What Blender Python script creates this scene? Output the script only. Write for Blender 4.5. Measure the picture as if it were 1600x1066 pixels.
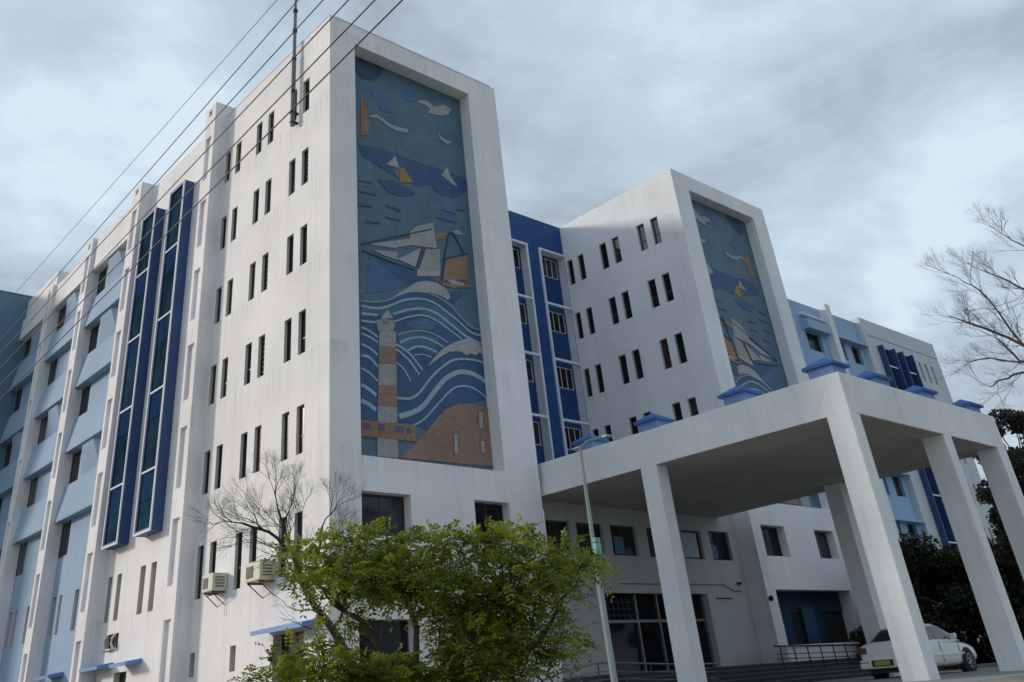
import bpy, bmesh, math, random
from mathutils import Vector, Matrix
import numpy as np

# ------------------------------------------------------------------ scene, camera, world, sun
for o in list(bpy.data.objects):
    bpy.data.objects.remove(o, do_unlink=True)
S = bpy.context.scene
COL = S.collection
S.render.engine = 'CYCLES'
S.view_settings.view_transform = 'Standard'
S.view_settings.look = 'None'
S.view_settings.exposure = 0.1
S.view_settings.gamma = 1.0
S.view_settings.use_curve_mapping = False
S.cycles.max_bounces = 6
S.cycles.transparent_max_bounces = 8

cam_d = bpy.data.cameras.new('camera')
cam = bpy.data.objects.new('camera', cam_d)
COL.objects.link(cam)
S.camera = cam
cam_d.sensor_fit = 'HORIZONTAL'
cam_d.sensor_width = 36.0
cam_d.lens = 31.059
cam_d.shift_x = 0.0636
cam_d.shift_y = -0.16974
cam_d.clip_end = 5000.0
YAW, PIT, ROL = math.radians(41.7808), math.radians(30.8357), math.radians(-4.4517)
F = Vector((math.sin(YAW) * math.cos(PIT), math.cos(YAW) * math.cos(PIT), math.sin(PIT)))
R0 = Vector((math.cos(YAW), -math.sin(YAW), 0))
U0 = R0.cross(F)
RV = R0 * math.cos(ROL) + U0 * math.sin(ROL)
UV = -R0 * math.sin(ROL) + U0 * math.cos(ROL)
M = Matrix((RV, UV, -F)).transposed().to_4x4()
M.translation = Vector((-15.027, -23.160, 1.596))
cam.matrix_world = M

SUN_AZ = math.radians(52)      # measured from -X towards +Y: the sun stands behind and left of the building
SUN_EL = math.radians(17)
world = bpy.data.worlds.new('World')
S.world = world
world.use_nodes = True
wn, wl = world.node_tree.nodes, world.node_tree.links
wn.clear()
w_out = wn.new('ShaderNodeOutputWorld')
w_bg = wn.new('ShaderNodeBackground')
w_bg.inputs['Strength'].default_value = 0.1
sky = wn.new('ShaderNodeTexSky')
sky.sky_type = 'NISHITA'
sky.sun_disc = False
sky.sun_elevation = SUN_EL
sky.sun_rotation = -(math.pi / 2 - SUN_AZ)
sky.air_density = 1.2
sky.dust_density = 2.0
tc = wn.new('ShaderNodeTexCoord')
sep = wn.new('ShaderNodeSeparateXYZ')
wl.new(tc.outputs['Generated'], sep.inputs[0])
def wmath(op, a, b=None, clamp=False):
    n = wn.new('ShaderNodeMath'); n.operation = op; n.use_clamp = clamp
    for i, v in enumerate((a, b)):
        if v is None: continue
        if isinstance(v, (int, float)): n.inputs[i].default_value = v
        else: wl.new(v, n.inputs[i])
    return n.outputs[0]
zc = wmath('ADD', wmath('MAXIMUM', sep.outputs['Z'], 0.0), 0.22)
px = wmath('DIVIDE', sep.outputs['X'], zc)
py = wmath('DIVIDE', sep.outputs['Y'], zc)
cmb = wn.new('ShaderNodeCombineXYZ')
wl.new(px, cmb.inputs[0]); wl.new(py, cmb.inputs[1])
cmb.inputs[2].default_value = 3.7
def cloud_noise(scale, detail, rough, dist, off):
    mp = wn.new('ShaderNodeMapping')
    mp.inputs['Location'].default_value = off
    mp.inputs['Rotation'].default_value = (0, 0, 0.5)
    mp.inputs['Scale'].default_value = (1.0, 1.15, 1.0)
    wl.new(cmb.outputs[0], mp.inputs['Vector'])
    n = wn.new('ShaderNodeTexNoise')
    n.inputs['Scale'].default_value = scale
    n.inputs['Detail'].default_value = detail
    n.inputs['Roughness'].default_value = rough
    n.inputs['Distortion'].default_value = dist
    wl.new(mp.outputs[0], n.inputs['Vector'])
    return n.outputs['Fac']
n1 = cloud_noise(1.25, 9, 0.52, 0.9, (2.3, 0.7, 0.0))
n2 = cloud_noise(3.1, 9, 0.6, 0.3, (5.0, 1.0, 2.0))
mixn = wmath('ADD', wmath('MULTIPLY', n1, 0.66), wmath('MULTIPLY', n2, 0.34))
ramp = wn.new('ShaderNodeValToRGB')
wl.new(mixn, ramp.inputs[0])
cr = ramp.color_ramp
cr.elements[0].position = 0.38; cr.elements[0].color = (3.4, 4.0, 4.6, 1)
cr.elements[1].position = 0.61; cr.elements[1].color = (7.0, 8.2, 9.1, 1)
e = cr.elements.new(0.47); e.color = (4.7, 5.65, 6.6, 1)
e = cr.elements.new(0.55); e.color = (5.7, 6.9, 8.0, 1)
# thin gaps between the clouds let the blue sky tint them
mix = wn.new('ShaderNodeMix'); mix.data_type = 'RGBA'
mix.inputs['Factor'].default_value = 0.9
wl.new(sky.outputs[0], mix.inputs['A'])
wl.new(ramp.outputs[0], mix.inputs['B'])
wl.new(mix.outputs['Result'], w_bg.inputs['Color'])
wl.new(w_bg.outputs[0], w_out.inputs['Surface'])

sun_d = bpy.data.lights.new('sun', 'SUN')
sun_d.energy = 2.1
sun_d.angle = math.radians(7)
sun_d.color = (1.0, 0.91, 0.78)
sun = bpy.data.objects.new('sun', sun_d)
COL.objects.link(sun)
to_sun = Vector((-math.cos(SUN_EL) * math.cos(SUN_AZ), math.cos(SUN_EL) * math.sin(SUN_AZ), math.sin(SUN_EL)))
sun.rotation_euler = to_sun.to_track_quat('Z', 'Y').to_euler()
sun.location = (-30, 30, 40)

# ------------------------------------------------------------------ materials
def new_mat(name):
    m = bpy.data.materials.new(name)
    m.use_nodes = True
    nt = m.node_tree
    b = nt.nodes.get('Principled BSDF')
    return m, nt, b

def noise(nt, scale, detail=4, rough=0.55, stretch=None):
    g = nt.nodes.new('ShaderNodeNewGeometry')
    n = nt.nodes.new('ShaderNodeTexNoise')
    n.inputs['Scale'].default_value = scale
    n.inputs['Detail'].default_value = detail
    n.inputs['Roughness'].default_value = rough
    src = g.outputs['Position']
    if stretch:
        mp = nt.nodes.new('ShaderNodeMapping')
        mp.inputs['Scale'].default_value = stretch
        nt.links.new(src, mp.inputs['Vector'])
        src = mp.outputs[0]
    nt.links.new(src, n.inputs['Vector'])
    return n.outputs['Fac']

def mul_color(nt, fac, lo, hi, fmin, fmax, prev):
    r = nt.nodes.new('ShaderNodeMapRange')
    r.inputs['From Min'].default_value = lo; r.inputs['From Max'].default_value = hi
    r.inputs['To Min'].default_value = fmin; r.inputs['To Max'].default_value = fmax
    nt.links.new(fac, r.inputs['Value'])
    v = nt.nodes.new('ShaderNodeVectorMath'); v.operation = 'SCALE'
    nt.links.new(prev, v.inputs[0])
    nt.links.new(r.outputs[0], v.inputs['Scale'])
    return v.outputs[0]

def plaster(name, color, rough=0.8, var=0.07, streak=0.10, bump=0.15, spec=0.25, sills=0.0):
    m, nt, b = new_mat(name)
    c = nt.nodes.new('ShaderNodeRGB'); c.outputs[0].default_value = (*color, 1)
    out = mul_color(nt, noise(nt, 0.35, 5), 0.3, 0.7, 1 - var, 1 + var * 0.6, c.outputs[0])
    out = mul_color(nt, noise(nt, 1.0, 6, 0.65, (2.6, 2.6, 0.10)), 0.52, 0.75, 1.0, 1 - streak, out)
    out = mul_color(nt, noise(nt, 9.0, 5, 0.7), 0.3, 0.7, 1 - var * 0.4, 1 + var * 0.4, out)
    if sills:       # rain stains that run down below each storey's sills and the parapet
        g = nt.nodes.new('ShaderNodeNewGeometry'); sx = nt.nodes.new('ShaderNodeSeparateXYZ')
        nt.links.new(g.outputs['Position'], sx.inputs[0])
        def mm(op, a, c):
            n = nt.nodes.new('ShaderNodeMath'); n.operation = op
            for i, v in enumerate((a, c)):
                if isinstance(v, (int, float)): n.inputs[i].default_value = v
                else: nt.links.new(v, n.inputs[i])
            return n.outputs[0]
        t = mm('FRACT', mm('DIVIDE', mm('SUBTRACT', 21.7 + 33, sx.outputs['Z']), 3.3), 0)
        fade = mm('MAXIMUM', mm('SUBTRACT', 1.0, mm('MULTIPLY', t, 2.4)), 0.0)
        st = noise(nt, 1.0, 5, 0.6, (7.0, 7.0, 0.22))
        r = nt.nodes.new('ShaderNodeMapRange'); r.inputs['From Min'].default_value = 0.5; r.inputs['From Max'].default_value = 0.72
        nt.links.new(st, r.inputs['Value'])
        k = mm('SUBTRACT', 1.0, mm('MULTIPLY', mm('MULTIPLY', fade, r.outputs[0]), sills * 1.6))
        v = nt.nodes.new('ShaderNodeVectorMath'); v.operation = 'SCALE'
        nt.links.new(out, v.inputs[0]); nt.links.new(k, v.inputs['Scale']); out = v.outputs[0]
    nt.links.new(out, b.inputs['Base Color'])
    b.inputs['Roughness'].default_value = rough
    b.inputs['Specular IOR Level'].default_value = spec
    bp = nt.nodes.new('ShaderNodeBump')
    bp.inputs['Strength'].default_value = bump
    bp.inputs['Distance'].default_value = 0.02
    nt.links.new(noise(nt, 22.0, 6, 0.65), bp.inputs['Height'])
    nt.links.new(bp.outputs[0], b.inputs['Normal'])
    return m

def simple(name, color, rough=0.5, metal=0.0, spec=0.4, var=0.06, scale=6.0):
    m, nt, b = new_mat(name)
    c = nt.nodes.new('ShaderNodeRGB'); c.outputs[0].default_value = (*color, 1)
    out = mul_color(nt, noise(nt, scale, 5), 0.3, 0.7, 1 - var, 1 + var, c.outputs[0])
    nt.links.new(out, b.inputs['Base Color'])
    b.inputs['Roughness'].default_value = rough
    b.inputs['Metallic'].default_value = metal
    b.inputs['Specular IOR Level'].default_value = spec
    return m

MT = {}
MT['white'] = plaster('white_plaster', (0.83, 0.803, 0.822), streak=0.12, var=0.10, sills=0.16)
MT['portico'] = plaster('portico_plaster', (0.82, 0.825, 0.84), streak=0.12, var=0.11, sills=0.06)
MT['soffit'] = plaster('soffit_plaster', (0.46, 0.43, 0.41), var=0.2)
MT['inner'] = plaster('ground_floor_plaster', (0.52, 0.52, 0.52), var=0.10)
MT['paleblue'] = plaster('pale_blue_paint', (0.30, 0.405, 0.55), streak=0.16)
MT['slate'] = plaster('slate_blue_paint', (0.125, 0.215, 0.30), streak=0.12)
MT['wingblue'] = plaster('wing_blue_paint', (0.32, 0.455, 0.66), streak=0.16)
MT['wingwhite'] = plaster('wing_white_paint', (0.58, 0.62, 0.66), streak=0.14)
MT['royal'] = plaster('royal_blue_paint', (0.017, 0.068, 0.235), rough=0.6, streak=0.18, var=0.12)
MT['navyfin'] = plaster('fin_blue_paint', (0.036, 0.075, 0.205), rough=0.5, streak=0.15, var=0.10)
MT['loggia'] = plaster('royal_blue_shaded', (0.014, 0.055, 0.19), rough=0.6, streak=0.15, var=0.12)  # royal blue of the wall with the recess shade put into its colour
MT['trim'] = plaster('white_trim', (0.74, 0.76, 0.80), streak=0.08)
MT['jamb'] = plaster('opening_plaster', (0.62, 0.60, 0.57), streak=0.05)
MT['glass'] = simple('dark_glass', (0.014, 0.015, 0.017), 0.05, spec=0.13, var=0.4, scale=0.8)
MT['glass_blue'] = simple('teal_glass', (0.018, 0.042, 0.068), 0.7, spec=0.0, var=0.5, scale=0.5)
MT['glass_navy'] = simple('navy_panel', (0.018, 0.045, 0.12), 0.8, spec=0.0, var=0.3, scale=0.5)
MT['glass_sky'] = simple('bright_glass', (0.03, 0.035, 0.04), 0.03, spec=1.0, var=0.3, scale=0.8)
MT['glass_dim'] = simple('dim_glass', (0.030, 0.033, 0.036), 0.08, spec=0.35, var=0.5, scale=1.5)
MT['glass_warm'] = simple('dark_window_curtain', (0.034, 0.026, 0.024), 0.2, spec=0.25, var=0.6, scale=4.0)
MT['pane_patch'] = simple('pale_pane_patch', (0.42, 0.52, 0.6), 0.9, var=0.2, scale=5.0)  # pale flat patch set before a pane
MT['blue_patch'] = simple('blue_pane_patch', (0.10, 0.22, 0.34), 0.8, var=0.2, scale=5.0)  # blue flat patch, also paints in a pane's reflection
MT['frame'] = simple('window_frame_bronze', (0.05, 0.047, 0.045), 0.45)
MT['frame_w'] = simple('window_frame_white', (0.55, 0.52, 0.47), 0.5)
MT['awning'] = simple('awning_blue', (0.10, 0.24, 0.52), 0.45)
MT['capblue'] = plaster('cap_blue', (0.065, 0.16, 0.42), streak=0.2, var=0.12)
MT['caplilac'] = plaster('cap_lilac', (0.22, 0.31, 0.56), streak=0.2, var=0.10)
MT['doorblue'] = plaster('door_blue', (0.014, 0.048, 0.10), rough=0.5, var=0.15)
MT['doorpanel'] = simple('door_panel_blue', (0.03, 0.085, 0.16), 0.5, var=0.2)
MT['darkroom'] = simple('dark_doorway', (0.020, 0.018, 0.017), 0.8, var=0.3)
MT['steel'] = simple('rail_steel', (0.26, 0.26, 0.26), 0.35, metal=0.7)
MT['blacksteel'] = simple('black_rail', (0.03, 0.03, 0.032), 0.45, metal=0.3)
MT['teal'] = simple('lamp_teal', (0.25, 0.285, 0.28), 0.45, metal=0.2)
MT['fuse'] = simple('fuse_box_teal', (0.16, 0.36, 0.33), 0.5, var=0.15)
MT['mast'] = simple('mast_steel', (0.16, 0.18, 0.20), 0.45, metal=0.4, var=0.2)
MT['cable'] = simple('cable_black', (0.018, 0.018, 0.02), 0.6)
MT['concrete'] = plaster('concrete', (0.30, 0.295, 0.28), rough=0.9, var=0.15, bump=0.4)
MT['step'] = plaster('step_stone', (0.17, 0.165, 0.16), rough=0.8, var=0.15)
MT['riser'] = plaster('step_riser', (0.075, 0.072, 0.07), rough=0.8, var=0.15)
MT['asphalt'] = plaster('asphalt', (0.055, 0.055, 0.056), rough=0.9, var=0.2, bump=0.5, streak=0)
MT['ac'] = simple('ac_cream', (0.56, 0.55, 0.43), 0.5, var=0.12, scale=8)
MT['acgrille'] = simple('ac_grille', (0.06, 0.06, 0.055), 0.6)
MT['rust'] = simple('rusty_steel', (0.13, 0.09, 0.07), 0.8, var=0.3)
MT['carpaint'] = simple('car_white', (0.82, 0.83, 0.82), 0.18, spec=0.6, var=0.03)
MT['carglass'] = simple('car_glass', (0.02, 0.035, 0.035), 0.06, spec=0.9)
MT['tyre'] = simple('tyre_rubber', (0.02, 0.02, 0.02), 0.85)
MT['rim'] = simple('rim_alloy', (0.35, 0.35, 0.36), 0.35, metal=0.8)
MT['lamp_red'] = simple('tail_lamp', (0.16, 0.03, 0.025), 0.2, spec=0.6)
MT['plate'] = simple('plate_yellow', (0.42, 0.36, 0.06), 0.5)
MT['blackplastic'] = simple('black_plastic', (0.025, 0.025, 0.025), 0.6)
MT['bark'] = plaster('bark', (0.10, 0.082, 0.066), rough=0.95, var=0.3, bump=0.6, streak=0.2)
MT['twig'] = simple('twig', (0.042, 0.034, 0.028), 0.9, var=0.25, scale=10)
MT['twigpale'] = simple('twig_pale', (0.075, 0.062, 0.054), 0.9, var=0.25, scale=6)

def leaf_mat(name, c1, c2, trans=0.35, scale=1.6):
    m, nt, b = new_mat(name)
    f = noise(nt, scale, 4, 0.6)
    r = nt.nodes.new('ShaderNodeValToRGB')
    r.color_ramp.elements[0].position = 0.35; r.color_ramp.elements[0].color = (*c1, 1)
    r.color_ramp.elements[1].position = 0.65; r.color_ramp.elements[1].color = (*c2, 1)
    nt.links.new(f, r.inputs[0])
    nt.links.new(r.outputs[0], b.inputs['Base Color'])
    b.inputs['Roughness'].default_value = 0.45
    b.inputs['Specular IOR Level'].default_value = 0.4
    t = nt.nodes.new('ShaderNodeBsdfTranslucent')
    nt.links.new(r.outputs[0], t.inputs['Color'])
    mx = nt.nodes.new('ShaderNodeMixShader'); mx.inputs[0].default_value = trans
    nt.links.new(b.outputs[0], mx.inputs[1]); nt.links.new(t.outputs[0], mx.inputs[2])
    out = [n for n in nt.nodes if n.type == 'OUTPUT_MATERIAL'][0]
    nt.links.new(mx.outputs[0], out.inputs['Surface'])
    return m
MT['leaf'] = leaf_mat('leaf_green', (0.07, 0.105, 0.014), (0.38, 0.41, 0.05), 0.45, 2.6)
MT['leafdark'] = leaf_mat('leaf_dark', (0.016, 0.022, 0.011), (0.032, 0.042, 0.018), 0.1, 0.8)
MT['leafrust'] = leaf_mat('leaf_rust', (0.14, 0.06, 0.02), (0.22, 0.10, 0.03), 0.3, 0.8)
MT['leafmid'] = leaf_mat('leaf_mid', (0.04, 0.04, 0.025), (0.07, 0.065, 0.04), 0.2, 0.8)

MUR = {'slate_base': (0.115, 0.20, 0.275), 'slate_blue': (0.085, 0.18, 0.30), 'mid_blue': (0.085, 0.175, 0.36),
       'navy': (0.045, 0.105, 0.27), 'deep_navy': (0.035, 0.07, 0.12), 'white': (0.44, 0.455, 0.455),
       'wave_white': (0.42, 0.56, 0.64), 'mauve_white': (0.50, 0.46, 0.50), 'cream': (0.52, 0.48, 0.50),
       'stone_grey': (0.42, 0.41, 0.395), 'mauve_grey': (0.44, 0.41, 0.43), 'orange': (0.38, 0.21, 0.11),
       'ochre': (0.44, 0.28, 0.06), 'rust': (0.36, 0.15, 0.11), 'brown': (0.36, 0.22, 0.13),
       'terracotta': (0.38, 0.215, 0.155), 'purple': (0.14, 0.10, 0.28)}
for k, c in MUR.items():
    c = tuple((x * 0.87 + y * 0.13) * 0.80 for x, y in zip(c, MUR['slate_base']))     # mixed towards the slate base, then darkened
    m, nt, b = new_mat('mural_' + k)
    cn = nt.nodes.new('ShaderNodeRGB'); cn.outputs[0].default_value = (*c, 1)
    vo = nt.nodes.new('ShaderNodeTexVoronoi'); vo.inputs['Scale'].default_value = 16.0
    g = nt.nodes.new('ShaderNodeNewGeometry'); nt.links.new(g.outputs['Position'], vo.inputs['Vector'])
    out = mul_color(nt, vo.outputs['Color'], 0.0, 1.0, 0.82, 1.16, cn.outputs[0])
    out = mul_color(nt, noise(nt, 1.1, 5), 0.3, 0.7, 0.86, 1.12, out)
    nt.links.new(out, b.inputs['Base Color'])
    b.inputs['Roughness'].default_value = 0.55
    b.inputs['Specular IOR Level'].default_value = 0.3
    bp = nt.nodes.new('ShaderNodeBump'); bp.inputs['Strength'].default_value = 0.3; bp.inputs['Distance'].default_value = 0.01
    nt.links.new(vo.outputs['Distance'], bp.inputs['Height']); nt.links.new(bp.outputs[0], b.inputs['Normal'])
    MT['mural_' + k] = m

# ------------------------------------------------------------------ mesh helpers
class MB:
    def __init__(self):
        self.v = []; self.f = []; self.m = []
    def quad(self, a, b, c, d, mi=0):
        i = len(self.v); self.v += [tuple(a), tuple(b), tuple(c), tuple(d)]
        self.f.append((i, i + 1, i + 2, i + 3)); self.m.append(mi)
    def tri(self, a, b, c, mi=0):
        i = len(self.v); self.v += [tuple(a), tuple(b), tuple(c)]
        self.f.append((i, i + 1, i + 2)); self.m.append(mi)
    def box(self, x0, x1, y0, y1, z0, z1, mi=0):
        i = len(self.v)
        self.v += [(x0, y0, z0), (x1, y0, z0), (x1, y1, z0), (x0, y1, z0), (x0, y0, z1), (x1, y0, z1), (x1, y1, z1), (x0, y1, z1)]
        for q in ((0, 3, 2, 1), (4, 5, 6, 7), (0, 1, 5, 4), (1, 2, 6, 5), (2, 3, 7, 6), (3, 0, 4, 7)):
            self.f.append(tuple(i + k for k in q)); self.m.append(mi)
    def tube(self, pts, r0, r1=None, sides=6, mi=0, cap=True):
        r1 = r0 if r1 is None else r1
        pts = [Vector(p) for p in pts]
        n = len(pts); base = len(self.v); up = Vector((0.31, 0.17, 0.93))
        for k, p in enumerate(pts):
            d = (pts[min(k + 1, n - 1)] - pts[max(k - 1, 0)])
            d = d.normalized() if d.length > 1e-9 else Vector((0, 0, 1))
            a = d.cross(up)
            if a.length < 1e-3: a = d.cross(Vector((1, 0, 0)))
            a.normalize(); b = d.cross(a)
            r = r0 + (r1 - r0) * k / max(1, n - 1)
            for s in range(sides):
                t = 2 * math.pi * s / sides
                q = p + (a * math.cos(t) + b * math.sin(t)) * r
                self.v.append((q.x, q.y, q.z))
        for k in range(n - 1):
            for s in range(sides):
                s2 = (s + 1) % sides
                self.f.append((base + k * sides + s, base + k * sides + s2, base + (k + 1) * sides + s2, base + (k + 1) * sides + s)); self.m.append(mi)
        if cap:
            self.f.append(tuple(base + s for s in range(sides))); self.m.append(mi)
            self.f.append(tuple(base + (n - 1) * sides + s for s in range(sides))); self.m.append(mi)
    def mesh(self, name, mats, smooth=False):
        me = bpy.data.meshes.new(name)
        me.from_pydata(self.v, [], self.f)
        for mt in (mats if isinstance(mats, (list, tuple)) else [mats]):
            me.materials.append(MT[mt])
        if any(self.m): me.polygons.foreach_set('material_index', self.m)
        if smooth: me.polygons.foreach_set('use_smooth', [True] * len(me.polygons))
        me.update()
        return me
    def build(self, name, mats, parent=None, smooth=False, bevel=0.0):
        o = bpy.data.objects.new(name, self.mesh(name, mats, smooth))
        COL.objects.link(o)
        if parent is not None: o.parent = parent
        if bevel:
            md = o.modifiers.new('edge', 'BEVEL'); md.width = bevel; md.segments = 2; md.limit_method = 'ANGLE'
        return o

def tag(o, label=None, cat=None, group=None, kind=None):
    if label: o['label'] = label
    if cat: o['category'] = cat
    if group: o['group'] = group
    if kind: o['kind'] = kind
    return o

def empty(name, loc, label, cat, group=None):
    o = bpy.data.objects.new(name, None)
    o.empty_display_size = 0.3
    COL.objects.link(o)
    o.location = loc
    return tag(o, label, cat, group)

def link_local(o, parent):
    """parent keeping world placement when the parent Empty is moved but unrotated"""
    o.parent = parent
    o.matrix_parent_inverse = Matrix.Translation(parent.location).inverted()

class Face:
    """A vertical wall plane. X axis of the plane runs to the right as seen from outside."""
    def __init__(self, origin, right, inward):
        self.o = Vector(origin); self.r = Vector(right); self.i = Vector(inward)
    def p(self, u, v, d=0.0):
        q = self.o + self.r * u + self.i * d
        return (q.x, q.y, q.z + v)
    def matrix(self, u, v, d=0.0):
        m = Matrix((self.r, self.i, Vector((0, 0, 1)))).transposed().to_4x4()
        m.translation = Vector(self.p(u, v, d))
        return m
# west facade (x = 0, seen from -X): u = -y ; fronts (seen from -Y): u = x
WEST = Face((0, 0, 0), (0, -1, 0), (1, 0, 0))
def west_at(x): return Face((x, 0, 0), (0, -1, 0), (1, 0, 0))
def front_at(y): return Face((0, y, 0), (1, 0, 0), (0, 1, 0))

def holed_wall(name, mat, face, u0, u1, v0, v1, holes, parent, jamb='jamb'):
    """wall sheet with rectangular openings (u0,u1,v0,v1,depth) and their reveals"""
    us = sorted({u0, u1} | {h[0] for h in holes} | {h[1] for h in holes})
    vs = sorted({v0, v1} | {h[2] for h in holes} | {h[3] for h in holes})
    us = [u for u in us if u0 <= u <= u1]; vs = [v for v in vs if v0 <= v <= v1]
    mb = MB()
    for a, b in zip(us, us[1:]):
        run = None
        for c, d in zip(vs, vs[1:]):
            mu, mv = (a + b) / 2, (c + d) / 2
            hole = any(h[0] < mu < h[1] and h[2] < mv < h[3] for h in holes)
            if hole:
                if run: mb.quad(face.p(a, run[0]), face.p(b, run[0]), face.p(b, run[1]), face.p(a, run[1])); run = None
            else:
                run = (run[0], d) if run else (c, d)
        if run: mb.quad(face.p(a, run[0]), face.p(b, run[0]), face.p(b, run[1]), face.p(a, run[1]))
    for a, b, c, d, t in holes:
        mb.quad(face.p(a, c), face.p(a, d), face.p(a, d, t), face.p(a, c, t), 1)
        mb.quad(face.p(b, c), face.p(b, c, t), face.p(b, d, t), face.p(b, d), 1)
        mb.quad(face.p(a, d), face.p(b, d), face.p(b, d, t), face.p(a, d, t), 1)
        mb.quad(face.p(a, c), face.p(a, c, t), face.p(b, c, t), face.p(b, c), 1)
    return mb.build(name, [mat, jamb], parent)

WIN_CACHE = {}
win_rng = random.Random(3)
def window(face, u0, u1, v0, v1, depth, parent, style='slit', frame='frame', glass='glass'):
    w, h = round(u1 - u0, 3), round(v1 - v0, 3)
    if glass == 'glass': glass = win_rng.choice(('glass', 'glass', 'glass', 'glass_dim', 'glass_warm'))
    if style == 'slit': style = win_rng.choice(('slit', 'slit', 'slit_bar', 'slit_grille'))
    key = (w, h, style, frame, glass)
    if key not in WIN_CACHE:
        t = 0.04 if w < 0.8 else 0.055
        f = MB()
        f.box(0, t, 0, 0.05, 0, h); f.box(w - t, w, 0, 0.05, 0, h)
        f.box(t, w - t, 0, 0.05, 0, t); f.box(t, w - t, 0, 0.05, h - t, h)
        if style == 'slit_bar':
            f.box(t, w - t, 0.004, 0.046, h * 0.36, h * 0.36 + 0.05)
        if style == 'slit_grille':
            for k in range(1, 8): f.box(t, w - t, 0.012, 0.019, h * k / 8 - 0.008, h * k / 8 + 0.008)
        if style == 'slide':
            f.box(w / 2 - t / 2, w / 2 + t / 2, 0.004, 0.046, t, h - t)
        if style == 'triple':
            for k in (1, 2): f.box(w * k / 3 - t / 2, w * k / 3 + t / 2, 0.004, 0.046, t, h - t)
        g = MB(); g.box(t * 0.6, w - t * 0.6, 0.02, 0.03, t * 0.6, h - t * 0.6)
        WIN_CACHE[key] = (f.mesh('window', frame), g.mesh('pane', glass))
    fm, gm = WIN_CACHE[key]
    o = bpy.data.objects.new('window', fm); COL.objects.link(o)
    o.parent = parent
    o.matrix_local = face.matrix(u0, v0, depth - 0.06)
    g = bpy.data.objects.new('pane', gm); COL.objects.link(g); g.parent = o
    return o
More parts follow.
